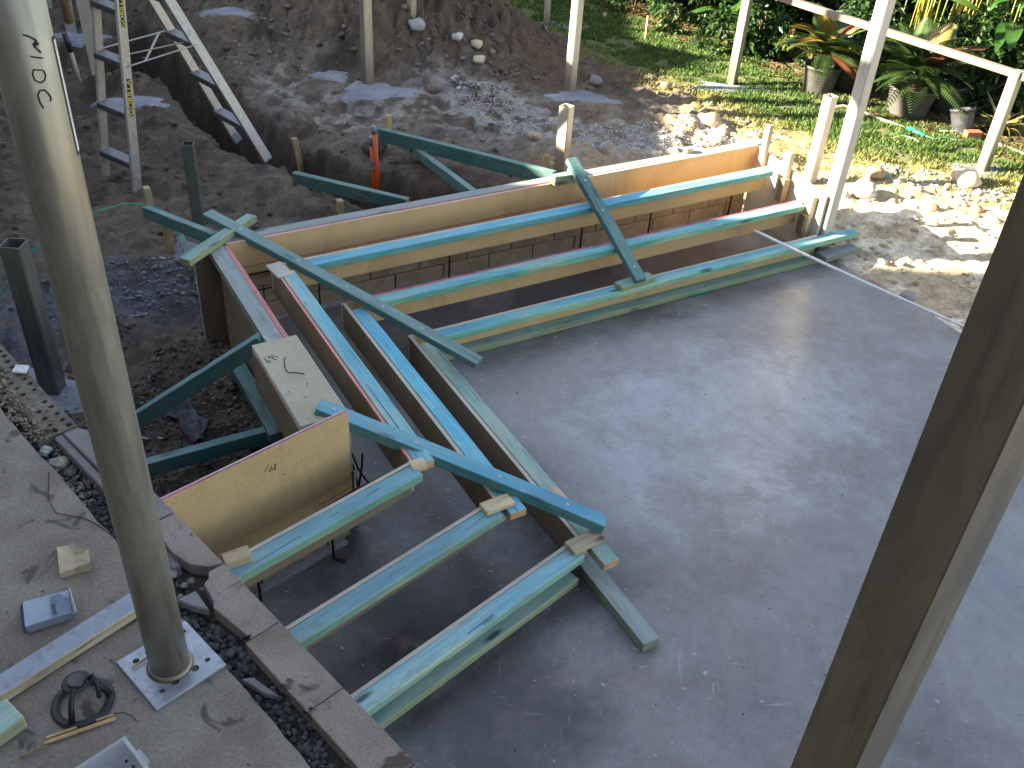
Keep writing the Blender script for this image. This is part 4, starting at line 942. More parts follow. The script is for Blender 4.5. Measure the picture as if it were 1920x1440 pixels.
def cyl_strokes(name, lines, r_, mat_, parent):
    V = []; Fc = []; base = None
    for ln in lines:
        fine = []
        for (x0, y0), (x1, y1) in zip(ln[:-1], ln[1:]):
            for t in np.linspace(0, 1, 5)[:-1]: fine.append((x0+(x1-x0)*t, y0+(y1-y0)*t))
        fine.append(ln[-1]); pts = [p for p in (oncyl(*q) for q in fine) if p]
        if base is None: base = pts[0].copy()
        me_ = tube_mesh([p-base for p in pts], r_, 6); o_ = len(V)
        V += [v.co.copy() for v in me_.vertices]; Fc += [tuple(i+o_ for i in p.vertices) for p in me_.polygons]; bpy.data.meshes.remove(me_)
    return obj(name, pm(name, V, Fc), mat_, parent, base)
k_ = 823/160; c_ = lambda pts: [(x/k_, 40+y/k_) for x, y in pts]
for ch, rr in (([c_([(220, 128), (262, 138), (320, 165), (352, 186), (318, 226), (340, 228), (360, 205), (370, 215), (330, 240), (352, 258), (396, 300)])], .0016),
               ([c_([(296, 338), (350, 348), (415, 354)])], .0014),
               ([c_([(316, 464), (360, 470), (412, 470)]), c_([(322, 470), (316, 520), (340, 570), (392, 594), (430, 570), (442, 520), (420, 474)])], .0013),
               ([c_([(420, 838), (385, 780), (366, 710), (385, 668), (430, 662), (470, 700), (494, 740), (486, 770)])], .0015)):
    cyl_strokes('letter', ch, rr, BLACKINK, col_)
# paper label wrapping the right side of the tube
def cyl_patch(name, yy0, yy1, z0f, mat_, a0, a1, dr):
    V = []; Fc = []; n_ = 8; mz = 12
    for j in range(mz+1):
        z = yy0+(yy1-yy0)*j/mz
        for i in range(n_+1):
            a = a0+(a1-a0)*i/n_; V.append((math.cos(a)*(colr+dr), math.sin(a)*(colr+dr), z-yy0))
    for j in range(mz):
        for i in range(n_): p = j*(n_+1)+i; Fc.append((p, p+1, p+n_+2, p+n_+1))
    me = pm(name, V, Fc); smooth(me); return obj(name, me, mat_, col_, Vector((cb.x, cb.y, yy0)))
pt_ = oncyl(94, 80); pb_ = oncyl(143, 288)
if pt_ is None: pt_ = oncyl(88, 80)
if pb_ is None: pb_ = oncyl(138, 288)
va = math.atan2(-cb.y, -cb.x)               # direction from the column to the camera
sa_ = va+math.radians(66)
cyl_patch('label_border', pb_.z-.006, pt_.z+.006, 0, BLACKINK, sa_-.03, sa_+.9, .0006)
cyl_patch('paper_label', pb_.z, pt_.z, 0, WHITEP, sa_+.05, sa_+.85, .0011)

# ------------------------------------------------------------------ things lying on the deck
d_ = DZ
at_ = lambda px, py, z=0: at(px, py, d_+z)
r = thing('timber_batten', 'long timber batten with a grey painted top lying on the deck behind the column', 'timber', at_(130, 1205))
board('batten', at_(-70, 1328, .038), at_(262, 1118, .038), .066, .034, [ALUW, PINE, PINE], r)
r = board('timber_block', at_(-30, 1340, .05), at_(26, 1352, .05), .085, .045, mats(PALE, PINE), label='green treated timber block with a torn tan end at the left border', cat='timber'); r.rotation_euler.z += math.radians(62)
# splintered offcut
bm = bmesh.new(); c0 = at_(136, 1050, .0)
top = [at_(*p, .038) for p in ((106, 1024), (128, 1020), (139, 1018), (146, 1030), (166, 1028), (170, 1055), (140, 1060), (110, 1070))]
vt = [bm.verts.new(p-c0+Vector((0, 0, random.uniform(-.012, .006)))) for p in top]; vb = [bm.verts.new((v.co.x*.92, v.co.y*.96, .001)) for v in vt]
mid = bm.verts.new(at_(140, 1042, .022)-c0)
for i in range(8): bm.faces.new((vt[i], vt[(i+1) % 8], mid)); bm.faces.new((vt[i], vb[i], vb[(i+1) % 8], vt[(i+1) % 8]))
bm.faces.new(vb[::-1]); bmesh.ops.recalc_face_normals(bm, faces=bm.faces); me = bpy.data.meshes.new('offcut'); bm.to_mesh(me); bm.free()
obj('timber_offcut', me, PINE, None, c0, 'splintered pale pine offcut on the deck', 'offcut')
for (a, b, w_, lb) in (((82, 1392), (216, 1345), .010, 'orange split strip of timber lying by the black ring'), ((84, 1382), (212, 1338), .005, 'thin dark splinter beside the orange strip'), ((36, 1418), (92, 1396), .004, 'fine splinter trailing off the orange strip')):
    board('splinter', at_(*a, .010), at_(*b, .012), w_, .007, [ENDG if w_ > .008 else STAKE]*3, label=lb, cat='splinter', group='splinters on the deck', wear=.002)
board('splinter', at_(246, 1252, .020), at_(290, 1222, .026), .007, .004, [STAKE]*3, label='brown splinter lying on the base plate against the column', cat='splinter', group='splinters on the deck', wear=.002)
tube('wire_offcut', [at_(214, 1338, .008), at_(232, 1336, .012), at_(246, 1342, .010), at_(256, 1352, .004)], .0013, RUST, label='short curved wire right of the orange splinter', cat='wire')
tube('wire_offcut', [at_(92, 885, .002), at_(90, 935, .004), at_(105, 962, .004), at_(160, 972, .003), at_(190, 988, .002), at_(212, 1006, .0)], .0013, RUST, label='long thin wire along the deck slab edge', cat='wire')
# packet
pk = thing('opened_packet', 'opened white and blue cardboard packet on the deck', 'packet', at_(92, 1150))
cs = [at_(*p, z) for p, z in (((47, 1141), .004), ((52, 1188), .004), ((139, 1160), .006), ((132, 1119), .010))]
PKT = soft('packet_card', (.24, .29, .38), (.36, .41, .47), 5, .35, fine=40, finev=.08); PKB = soft('packet_blue', (.02, .025, .13), (.05, .06, .22), 12, .4); PKG = soft('packet_grey', (.12, .16, .22), (.2, .26, .34), 9, .4)
def quad(name, pts, mat_, parent, th=.0012):
    pts = [Vector(p) for p in pts]; b0 = pts[0].copy(); nrm = (pts[1]-pts[0]).cross(pts[2]-pts[0]).normalized()*th
    V = [p-b0 for p in pts]+[p-b0-nrm for p in pts]; n = len(pts)
    Fc = [tuple(range(n)), tuple(range(n, 2*n))[::-1]]+[(i, i+n, (i+1) % n+n, (i+1) % n) for i in range(n)]
    return obj(name, pm(name, V, Fc), mat_, parent, b0)
up_ = lambda p, h: Vector((p.x, p.y, p.z+h))
h_ = .028
quad('panel', [up_(p, h_) for p in (cs[0], cs[1], cs[2], cs[3])], PKT, pk)
quad('printed_area', [up_(at_(*p, .0085), h_) for p in ((96, 1131), (103, 1172), (139, 1161), (132, 1120))], PKG, pk, .0003)
quad('side', [cs[1], cs[2], up_(cs[2], h_-.001), up_(cs[1], h_-.001)], PKT, pk)
quad('side', [cs[0], cs[3], up_(cs[3], h_-.001), up_(cs[0], h_-.001)], PKB, pk)
quad('end_flap', [up_(cs[0], h_), up_(cs[1], h_), at_(44, 1184, .010), at_(38, 1140, .012)], PKB, pk)
quad('end_flap', [at_(131, 1103, .060), at_(144, 1146, .050), up_(cs[2], h_*.6), up_(cs[3], h_*.6)], WHITEP, pk)
def text(name, body, size, loc, rot, mat_, parent, ext=.0003):
    cu = bpy.data.curves.new('t', 'FONT'); cu.body = body; cu.size = size; cu.extrude = ext; cu.align_x = 'CENTER'; cu.align_y = 'CENTER'
    to = bpy.data.objects.new('t', cu); C.objects.link(to); g_ = bpy.context.evaluated_depsgraph_get(); g_.update()
    me_ = bpy.data.meshes.new_from_object(to.evaluated_get(g_)); bpy.data.objects.remove(to); bpy.data.curves.remove(cu); me_.materials.clear()
    o = obj(name, me_, mat_, parent, loc); o.rotation_euler = rot.to_euler(); return o
ta, tb = at_(97, 1126, .04), at_(104, 1158, .04)
text('lettering', 'CRITEC', .0135, up_((ta+tb)/2, .0), frame_rot(tb-ta), BLACKINK, pk)
# black ring with three legs
bs = thing('ring_stand', 'black plastic ring with three curved legs and a hub, on the deck beside the batten', 'stand', at_(154, 1325))
cc = at_(156, 1318, .004)
def ring_mesh(R, r_, n=40, m_=8, sx=1.0):
    V = []; Fc = []
    for i in range(n):
        a = 2*math.pi*i/n
        for j in range(m_):
            b = 2*math.pi*j/m_; V.append(((R+r_*1.5*math.cos(b))*math.cos(a)*sx, (R+r_*1.5*math.cos(b))*math.sin(a), r_*.6*math.sin(b)))
    for i in range(n):
        for j in range(m_): Fc.append((i*m_+j, ((i+1) % n)*m_+j, ((i+1) % n)*m_+(j+1) % m_, i*m_+(j+1) % m_))
    me = pm('ring', V, Fc); smooth(me); return me
obj('ring', ring_mesh(.066, .007), BLACKP, bs, cc+Z*.004)
hub = cc+Vector((-.012, .018, .055))
for k in range(3):
    a = .5+2*math.pi*k/3; e = cc+Vector((math.cos(a)*.064, math.sin(a)*.064, .004))
    tube('leg', [e, e.lerp(hub, .3)+Z*.028, e.lerp(hub, .65)+Z*.022, hub+Vector((math.cos(a)*.012, math.sin(a)*.012, .004))], .006, BLACKP, bs, 8, radii=[.009, .008, .007, .010])
obj('collar', ring_mesh(.026, .007, 24), BLACKP, bs, hub+Z*.004); tube('hub', [hub-Z*.012, hub+Z*.002, hub+Z*.016], .02, soft('dark_grey_plastic', (.05, .05, .05), (.09, .09, .09), 10, .5), bs, 20)
tube('bracket', [hub+Vector((.02, .01, .0)), hub+Vector((.038, .012, .022)), hub+Vector((.052, .0, .0)), hub+Vector((.055, -.012, -.035))], .006, BLACKP, bs, 8)
# clear plastic tub
m_, n, l, b = newmat('clear_plastic'); b.inputs['Base Color'].default_value = (.62, .64, .68, 1); b.inputs['Roughness'].default_value = .35; b.inputs['Transmission Weight'].default_value = .55; b.inputs['Alpha'].default_value = .75
CLEAR = m_
tub = thing('plastic_tub', 'clear plastic tub at the bottom border of the deck', 'tub', at_(240, 1420))
p0, p1, p2 = at_(232, 1385, .06), at_(128, 1452, .06), at_(320, 1475, .06)
e1, e2 = (p1-p0), (p2-p0); e2 = e2-e1*(e2.dot(e1)/e1.dot(e1)); e2 = e2.normalized()*.14; e1 = e1.normalized()*.18
def tubring(sc, z): c = p0+(e1+e2)*.5; return [Vector((c.x, c.y, d_+z))+e1*(u*.5*sc)+e2*(v*.5*sc) for u, v in ((-1, -1), (1, -1), (1, 1), (-1, 1))]
R = [tubring(1.06, .062), tubring(1.06, .056), tubring(1.0, .056), tubring(.90, .003), tubring(.87, .006), tubring(.96, .060), tubring(1.06, .062)]
V = [p-p0 for r_ in R[:-1] for p in r_]; Fc = []
for i in range(6):
    j = (i+1) % 6
    if i == 3: continue
    for k in range(4): Fc.append((i*4+k, i*4+(k+1) % 4, j*4+(k+1) % 4, j*4+k))
Fc += [(12, 13, 14, 15), (16, 17, 18, 19)]
obj('tub_body', pm('tub_body', V, Fc), CLEAR, tub, p0)
board('clip', tubring(1.10, .060)[3].lerp(tubring(1.10, .060)[0], .35), tubring(1.10, .060)[3].lerp(tubring(1.10, .060)[0], .65), .012, .016, [CLEAR]*3, tub)
for px, py, lb in ((237, 1428, 'upper'), (250, 1437, 'right hand')): lump(px, py, d_+.02, .005, (.05, .03, .02), lb+' brown bit inside the clear plastic tub', 'bits inside the clear tub', 1)
# grit and chips on the deck
n = 900; t_ = rng.uniform(-1.6, .67, n); n_ = rng.uniform(.7, 3.4, n)
P_ = np.stack([T3.x*t_+N3.x*n_, T3.y*t_+N3.y*n_, d_+.001+0*n_], -1)
rocks('deck_grit', P_, rng.uniform(.0008, .0045, n)*rng.random(n)**1.5+.0006, np.array([.10, .08, .06])*rng.uniform(.4, 2.6, (n, 1)), STONE, .5, label='grit and sawdust crumbs scattered on the deck slab', cat='grit', kind='stuff')
n = 500; t_ = rng.uniform(.9, 4, n); n_ = rng.uniform(-1.5, 3.4, n)
P_ = np.stack([T3.x*t_+N3.x*n_, T3.y*t_+N3.y*n_, .001+0*n_], -1)
rocks('slab_grit', P_, rng.uniform(.001, .006, n)*rng.random(n)**2+.0008, np.array([.12, .11, .10])*rng.uniform(.3, 2.4, (n, 1)), STONE, .5, label='tiny crumbs lying on the blue grey slab', cat='grit', kind='stuff')

# ------------------------------------------------------------------ ladder
ld = thing('step_ladder', 'double sided aluminium step ladder with a yellow brand sticker standing on the soil', 'ladder', at(262, 380, 0))
feet = {'fl': at(262, 382, 0), 'bl': at(197, 352, 0), 'fr': at(503, 298, .1), 'br': at(442, 262, .1)}
apx = {'f': Vector((-2.49, 6.06, 1.52)), 'b': Vector((-2.66, 6.14, 1.55))}
stl = {}
for k_, f_ in feet.items():
    a_p = apx[k_[0]]+ (Vector((.02, .05, 0)) if k_[1] == 'r' else Vector((-.02, -.04, 0)))
    nrm = (apx['b']-apx['f']).normalized() if k_[0] == 'f' else (apx['f']-apx['b']).normalized()
    upv = -nrm
    stl[k_] = (f_, a_p)
    board('stile', f_, a_p, .072 if k_[0] == 'f' else .060, .022, [ALU]*3, ld, up=upv, wear=0)
    board('foot_pad', f_-(a_p-f_).normalized()*.012, f_+(a_p-f_).normalized()*.05, .078 if k_[0] == 'f' else .066, .03, [soft('grey_rubber', (.17, .175, .19), (.24, .245, .26), 20, .6)]*3, ld, up=upv)
for sd_ in 'lr':
    fF, aF = stl['f'+sd_]; fB, aB = stl['b'+sd_]
    for i in range(5):
        u = .165+.19*i; a_, b_ = fB.lerp(aB, u), fF.lerp(aF, u)
        o = board('step', a_.lerp(b_, .04)+Z*.0, b_.lerp(a_, .04)+Z*.0, .082, .012, [STEPM, DARKALU, DARKALU], ld)
        for q in (-.03, -.015, 0, .015, .03):
            pass
        side = ((b_-a_).normalized().cross(Z)); 
        board('step_front', a_.lerp(b_, .05)+side*(.040 if sd_ == 'r' else .040)-Z*.004, b_.lerp(a_, .05)+side*.040-Z*.004, .004, .034, [DARKALU]*3, ld)
        board('step_back', a_.lerp(b_, .05)-side*.040-Z*.004, b_.lerp(a_, .05)-side*.040-Z*.004, .004, .03, [DARKALU]*3, ld)
# spreaders and braces
def onst(k_, px, py):
    f_, a_ = stl[k_]; best = min((((lambda q: (960+FPX*(q-Z*CAMH).dot(XX)/(q-Z*CAMH).dot(Fv)-px)**2+(720-FPX*(q-Z*CAMH).dot(UU)/(q-Z*CAMH).dot(Fv)-py)**2)(f_.lerp(a_, t)), t) for t in np.linspace(0, 1, 200))); return f_.lerp(a_, best[1])
sp0, sp1 = onst('fl', 258, 122), onst('fr', 362, 86)
board('spreader', sp0, sp1, .018, .006, [ALU]*3, ld); sp2, sp3 = onst('bl', 220, 90), onst('br', 305, 62)
board('spreader', sp2, sp3, .018, .006, [ALU]*3, ld)
board('cross_link', sp0.lerp(sp1, .25), sp2.lerp(sp3, .85), .016, .005, [ALU]*3, ld); board('cross_link', sp0.lerp(sp2, .3)+Z*.03, sp1.lerp(sp3, .25), .008, .008, [ALU]*3, ld)
for a_, b_ in (('fl', 'bl'), ('br', 'fr')):
    fa, aa = stl[a_]; fb, ab = stl[b_]
    tube('corner_brace', [fa.lerp(aa, .10), fa.lerp(fb, .12).lerp(aa.lerp(ab, .3), .155)], .006, ALU, ld, 6)
f_, a_ = stl['fl']; upl = -(apx['b']-apx['f']).normalized(); Rm = frame_rot(a_-f_, upl)
YEL = soft('sticker_yellow', (.62, .50, .03), (.72, .60, .06), 20, .5)
nf = Rm.col[2]
p_ = onst('fl', 246, 182); q0 = p_-(a_-f_).normalized()*.11; q1 = p_+(a_-f_).normalized()*.11
board('sticker', q0+nf*.0012, q1+nf*.0012, .034, .001, [BLACKINK]*3, ld, up=upl, bev=0, wear=0)
text('lettering', 'GORILLA', .052, p_+nf*.0022, Rm, YEL, ld)
p_ = onst('fl', 238, 22); board('sticker', p_-(a_-f_).normalized()*.09+nf*.0012, p_+(a_-f_).normalized()*.09+nf*.0012, .034, .001, [BLACKINK]*3, ld, up=upl, bev=0, wear=0)
text('lettering', 'GORILLA', .045, p_+nf*.0022, Rm, YEL, ld)
# other tools at the top left
tube('shovel_handle', [at(155, 172, -.02), at(133, 96, .33)], .016, soft('pale_handle', (.42, .42, .36), (.5, .5, .42), 10, .6), label='pale tool handle with a black grip stuck in the soil', cat='tool')
tube('tool_grip', [at(133, 97, .325), at(120, 62, .47)], .021, BLACKP, label='black grip on top of the pale tool handle', cat='tool')
gp0 = at(190, 165, .0); board('grey_plank', gp0, at(140, -60, .75), .10, .03, [GALV]*3, up=Vector((.3, -1, .2)), label='grey metal plank leaning behind the ladder at the top left', cat='plank')
board('grey_plank', at(100, 66, .0), at(78, -60, .45), .07, .03, [GALVK]*3, up=Vector((.3, -1, .2)), label='dark steel leg behind the column at the top left', cat='post')
board('grey_plank', at(140, 95, .0), at(112, -60, .55), .09, .03, [GALVK]*3, up=Vector((.3, -1, .2)), label='wider dark steel leg left of the ladder', cat='post')
q = at(130, 40, .95); d = (at(112, -30, 1.2)-q).normalized(); tube('brass_pipe', [q, q+d*1.0], .030, soft('yellow_pipe', (.46, .38, .20), (.56, .47, .26), 6, .35, metallic=.3), n=20, label='yellowish pipe end coming in over the ladder at the top left', cat='pipe')

# ------------------------------------------------------------------ conduits, strings, hose, cloth
oc = thing('conduit_pair', 'two orange conduits taped together with grey tape', 'conduit', at(715, 352, .0))
f1, f2 = at(713, 366, -.05), at(706, 358, -.03)
def vert(f, px, py): d = ray(px, py); k = f.y/d.y; return Vector((d.x*k, f.y, CAMH+d.z*k))
t1_ = vert(f1, 702, 250); t2_ = vert(f2, 697, 272)
tube('conduit', [f1-Z*.2, t1_], .0165, ORANGE, oc, 18); tube('conduit', [f2-Z*.2, t2_], .0165, ORANGE, oc, 18)
tube('tape', [t1_-Z*.002, t1_+Z*.05], .0175, GREYPVC, oc, 18); tube('tape', [t2_-Z*.002, t2_+Z*.06], .0175, GREYPVC, oc, 18)
m1, m2 = f1.lerp(t1_, .50), f2.lerp(t2_, .60); mm_ = (m1+m2)/2; ov = [(mm_+Vector((math.cos(a)*.036, math.sin(a)*.021, z))) for z in (-.03, .03) for a in np.linspace(0, 2*math.pi, 16, endpoint=False)]
obj('tape', pm('tape', [p-mm_ for p in ov], [(i, (i+1) % 16, 16+(i+1) % 16, 16+i) for i in range(16)]), GREYPVC, oc, mm_)
tube('green_string', [at(-10, 572, .06), at(0, 555, .12), at(40, 490, .25), at(90, 446, .32), at(165, 402, .38), at(230, 382, .36), at(285, 384, .28), at(318, 402, .2), at(332, 440, .12), at(352, 490, .08), at(378, 556, .04)], .004, GREENL, label='green string line running left from the ladder foot', cat='string')
tube('green_string', [at(1265, 560, .004), at(1300, 553, .012), at(1336, 543, .01)], .004, GREENL, label='short green string at the slab edge under the far base timber', cat='string')
HOSE = soft('pale_hose', (.34, .32, .20), (.45, .42, .28), 10, .5); HG = soft('green_hose_joint', (.02, .45, .30), (.04, .6, .4), 10, .4)
hs_ = [on_ground(*p)+Z*.02 for p in ((1550, 208), (1580, 203), (1612, 213), (1650, 228), (1700, 246))]
tube('garden_hose', hs_, .012, HOSE, label='pale hose lying in the grass behind the tall sunlit post', cat='hose', n=10)
tube('hose_joint', [hs_[-1], on_ground(1733, 260)+Z*.02], .015, HG, label='bright green joint on the pale hose', cat='hose')
tube('garden_hose', [on_ground(*p)+Z*.02 for p in ((1733, 260), (1752, 266), (1768, 262), (1790, 268), (1812, 270), (1822, 262), (1812, 252), (1760, 250))], .007, soft('thin_green_hose', (.10, .22, .12), (.16, .30, .18), 10, .5), label='thin green hose curling below the small pot', cat='hose')
tube('garden_hose', [on_ground(*p)+Z*.015 for p in ((1668, 265), (1690, 258), (1715, 265), (1722, 272))], .006, HOSE, label='thin tan loop of hose on the worn grass', cat='hose')
tube('garden_hose', [on_ground(*p)+Z*.02 for p in ((1860, 272), (1890, 282), (1925, 296))], .012, HOSE, label='pale hose end right of the short rail post', cat='hose')
tube('garden_hose', [on_ground(*p)+Z*.015 for p in ((1645, 296), (1650, 288), (1662, 284), (1690, 296))], .005, HOSE, label='small dry hose curl on the sand', cat='hose')
# cloth
cl = []; nn = 26
for i in range(nn):
    for j in range(nn):
        u, v = i/(nn-1), j/(nn-1); p = at(308, 768, 0).lerp(at(368, 832, 0), u).lerp(at(345, 736, 0).lerp(at(392, 800, 0), u), v)
        zz = gz(p.x, p.y)+.035+.022*noise.noise(Vector((u*3, v*4, 2)))+.014*noise.noise(Vector((u*7, v*7, 5))); ed = .02*noise.noise(Vector((u*4, v*4, 9)))
        cl.append((p.x+ed, p.y+ed, zz))
b0 = Vector(cl[0]); me = pm('cloth', [Vector(p)-b0 for p in cl], [(i*nn+j, (i+1)*nn+j, (i+1)*nn+j+1, i*nn+j+1) for i in range(nn-1) for j in range(nn-1)]); smooth(me)
obj('grey_cloth', me, CLOTH, None, b0, 'crumpled grey cloth lying under the props left of the pale box', 'cloth')
WCH = soft('paper_scrap', (.38, .36, .32), (.5, .48, .44), 20, .7)
CW = ['left of the grey cloth', 'just below the grey cloth edge', 'between the two props', 'beside the round column between the props', 'touching the round column', 'below the low prop', 'behind the ladder leg', 'left of the short teal rail', 'in front of the dark square stub', 'beside the stub at the left edge', 'near the grey gravel heap', 'standing on end by the gravel heap']
for i, (px, py, w_, h_, a) in enumerate([(293, 795, 9, 4, .3), (285, 803, 6, 3, 1.2), (301, 826, 8, 5, 0), (273, 826, 12, 2, .4), (265, 806, 5, 4, .7), (315, 875, 7, 3, .2), (150, 224, 9, 5, .2), (290, 510, 10, 3, .1), (305, 488, 8, 2, .3), (110, 635, 3, 9, .1), (310, 560, 4, 3, 0), (222, 570, 2, 12, .1)]):
    g_ = on_ground(px, py)+Z*.014; e_ = on_ground(px+w_*.5, py)-on_ground(px-w_*.5, py)
    board('wood_chip', g_-e_*.5+Z*.004, g_+e_*.5, max(.008, e_.length*.35), .004, [WCH]*3, label='pale chip lying on the soil '+CW[i], cat='chip', group='pale chips on the soil', wear=.003)

# ------------------------------------------------------------------ garden bed
def strip(P, D, U, L, W, droop, seg=4, fold=.18, prof=None):
    n = len(P); D = D/np.linalg.norm(D, axis=1, keepdims=True); Sd = np.cross(D, U); Sd /= np.linalg.norm(Sd, axis=1, keepdims=True)+1e-9
    Up = np.cross(Sd, D); ts = np.linspace(0, 1, seg+1); Vs = []
    for t in ts:
        wv = (math.sin(math.pi*min(t*.92+.06, 1))**.8 if prof is None else prof(t)); c = P+D*(L*t)[:, None]; c[:, 2] -= droop*L*t*t
        Wt = (W*wv)[:, None]*.5; Vs += [c-Sd*Wt+Up*Wt*fold*2, c, c+Sd*Wt+Up*Wt*fold*2]
    V = np.stack(Vs, 1).reshape(-1, 3); k = 3*(seg+1); o = (np.arange(n)*k)[:, None]; F_ = []
    for i in range(seg):
        for j in range(2): a = i*3+j; F_.append(o+np.array([[a, a+1, a+4, a+3]]))
    return V, np.concatenate(F_), k
def shrub(px, py, hgt, rad, nl, L, cols, label, back=.0, z0=None, group='broadleaf shrubs in the garden bed'):
    c = on_ground(px, py); c = c+Vector((.25, 1, 0)).normalized()*back
    r = thing('shrub', label, 'shrub', c, group)
    # clumps
    nc = 26; cc = np.stack([rng.normal(0, rad*.5, nc), rng.normal(0, rad*.32, nc), rng.uniform(.02, 1, nc)**1.5*hgt], -1); nl = int(nl*2.4)
    ci = rng.integers(0, nc, nl); dv = rng.normal(0, 1, (nl, 3)); dv /= np.linalg.norm(dv, axis=1, keepdims=True)
    P = cc[ci]+dv*rng.uniform(.3, 1, (nl, 1))*rad*.30; P[:, 2] = np.abs(P[:, 2])+.02
    D = dv+np.array([0, -.2, .15])+rng.normal(0, .5, (nl, 3)); U = np.tile([0, 0, 1.], (nl, 1))+rng.normal(0, .35, (nl, 3))
    V, Fc, k = strip(P, D, U, rng.uniform(.6, 1.2, nl)*L, rng.uniform(.38, .55, nl)*L, rng.uniform(.0, .5, nl), 2)
    me = npmesh('foliage', V, Fc, 4); cl_ = np.asarray(cols)[rng.integers(0, len(cols), nl)]*rng.uniform(.6, 1.3, (nl, 1)); vcol(me, np.repeat(cl_, k, 0))
    obj('foliage', me, LEAFM, r, c, kind='stuff')
    for q in cc[:9]: tube('branch', [c-Z*.05, c+Vector((q[0]*.3, q[1]*.3, q[2]*.5)), c+Vector(q)], .008, STEM, r, 5, radii=[.014, .009, .005])
    return r
STEM = soft('brown_stem', (.09, .06, .035), (.14, .10, .06), 12, .85); GSTEM = soft('green_stem', (.12, .16, .04), (.2, .24, .07), 8, .5)
DG = [(.018, .05, .012), (.03, .075, .018), (.045, .10, .02), (.025, .06, .02), (.06, .12, .03)]
for a in [(1120, 2, 1.0, .50, 1500, .07, DG, 'dark shrub at the top edge left of the thin stake'), (1180, 28, 1.2, .50, 2000, .065, DG, 'dark small leaved shrub behind the thin stake'),
          (1262, 52, 1.2, .50, 2400, .06, DG, 'glossy small leaved shrub left of the lawn post'), (1325, 72, 1.2, .45, 2400, .055, DG+[(.09, .15, .04)], 'brighter speckled shrub directly left of the lawn post')]: shrub(*a, back=.35)
for px_, py_, lb_ in ((1150, -20, 'back row shrub at the top edge by the blue boards'), (1240, 5, 'back row shrub behind the thin stake'), (1330, 30, 'back row shrub behind the lawn post'), (1430, 60, 'back row shrub right of the lawn post'), (1520, 95, 'back row shrub behind the left potted cycad'),
                      (1620, 120, 'back row shrub behind the tall sunlit post'), (1720, 140, 'back row shrub behind the right potted cycad'), (1820, 170, 'back row shrub behind the yellow canes'), (1920, 200, 'back row shrub at the right border')):
    shrub(px_, py_, 1.9, .62, 2000, .105, DG, lb_, back=.55, group='back row shrubs of the garden bed')
shrub(1420, 118, .7, .35, 900, .08, DG, 'low dark shrub right of the lawn post foot', back=.35); shrub(1630, 175, .7, .35, 900, .08, DG, 'low dark shrub right behind the tall sunlit post', back=.35)
shrub(1845, 235, .6, .35, 900, .08, DG, 'low dark shrub behind the rail post', back=.4); shrub(1770, 205, .7, .35, 900, .08, DG, 'low dark shrub behind the black pot', back=.4)
shrub(1254, 62, .26, .12, 260, .06, [(.10, .17, .05), (.16, .22, .08)], 'small pale green tuft at the bed edge', group='small plants at the bed edge')
shrub(1560, 150, .30, .25, 700, .05, [(.08, .13, .03), (.14, .17, .04), (.20, .12, .03)], 'low leafy plant between the two potted cycads', back=.3, group='small plants at the bed edge')
# big leaved gingers: each leaf a part
def leaf_mesh(L, W, droop, seg=7):
    V, Fc, k = strip(np.zeros((1, 3)), np.array([[1., 0, .0]]), np.array([[0, 0, 1.]]), np.array([L]), np.array([W]), np.array([droop]), seg, .14)
    me = npmesh('leaf', V, Fc, 4); smooth(me); return me
GL = leafmat('ginger_leaf', (.03, .085, .018), (.07, .16, .03)); GL2 = leafmat('ginger_leaf_light', (.10, .19, .04), (.17, .26, .06))
LV = [leaf_mesh(.42, .11, .35), leaf_mesh(.52, .13, .5), leaf_mesh(.36, .10, .2)]
for me_ in LV: me_.materials.append(GL)
LV2 = [m_.copy() for m_ in LV]
for me_ in LV2: me_.materials.clear(); me_.materials.append(GL2)
def ginger(px, py, n_st, hgt, rad, label, back=.2, nl=10, light=.15):
    c = on_ground(px, py)+Vector((.25, 1, 0)).normalized()*back; r = thing('ginger_plant', label, 'plant', c, 'large leaved clumps in the garden bed')
    for i in range(n_st):
        a = random.uniform(0, 6.28); b0 = c+Vector((math.cos(a), math.sin(a), 0))*random.uniform(0, rad*.5); ln = Vector((math.cos(a)*random.uniform(.1, .45)*rad, math.sin(a)*.3*rad-.12, hgt*random.uniform(.7, 1.1)))
        tube('stem', [b0-Z*.05, b0+ln*.5+Vector((0, 0, .05)), b0+ln], .008, GSTEM, r, 5)
        az = random.uniform(0, 6.28)
        for k in range(nl):
            u = .04+.96*(k+.5)/nl; p = b0+ln*u; az += math.pi+random.uniform(-.5, .5)
            el = random.uniform(.1, .75); o = bpy.data.objects.new('leaf', random.choice(LV2 if random.random() < light else LV)); C.objects.link(o); o.parent = r; o.location = p-c
            dirv = Vector((math.cos(az)*math.cos(el), math.sin(az)*math.cos(el)-.15, math.sin(el)))
            o.rotation_euler = frame_rot(dirv, Z+Vector((random.uniform(-.3, .3), random.uniform(-.3, .3), 0))).to_euler(); s = random.uniform(.65, 1.15); o.scale = (s, s, s)
ginger(1405, 92, 13, 1.5, .5, 'big leaved clump just right of the lawn post', .25); ginger(1480, 70, 12, 1.7, .5, 'big leaved clump above the left potted cycad', .7)
ginger(1610, 100, 12, 1.8, .5, 'big leaved clump behind the tall sunlit post', .8, light=.25); ginger(1700, 130, 13, 1.8, .5, 'big leaved clump under the sloping rail', .7)
ginger(1880, 200, 13, 1.7, .55, 'big leaved clump at the upper right corner', .35, light=.3); ginger(1930, 120, 11, 2.0, .6, 'tall leaved clump in the back right corner', 1.1)
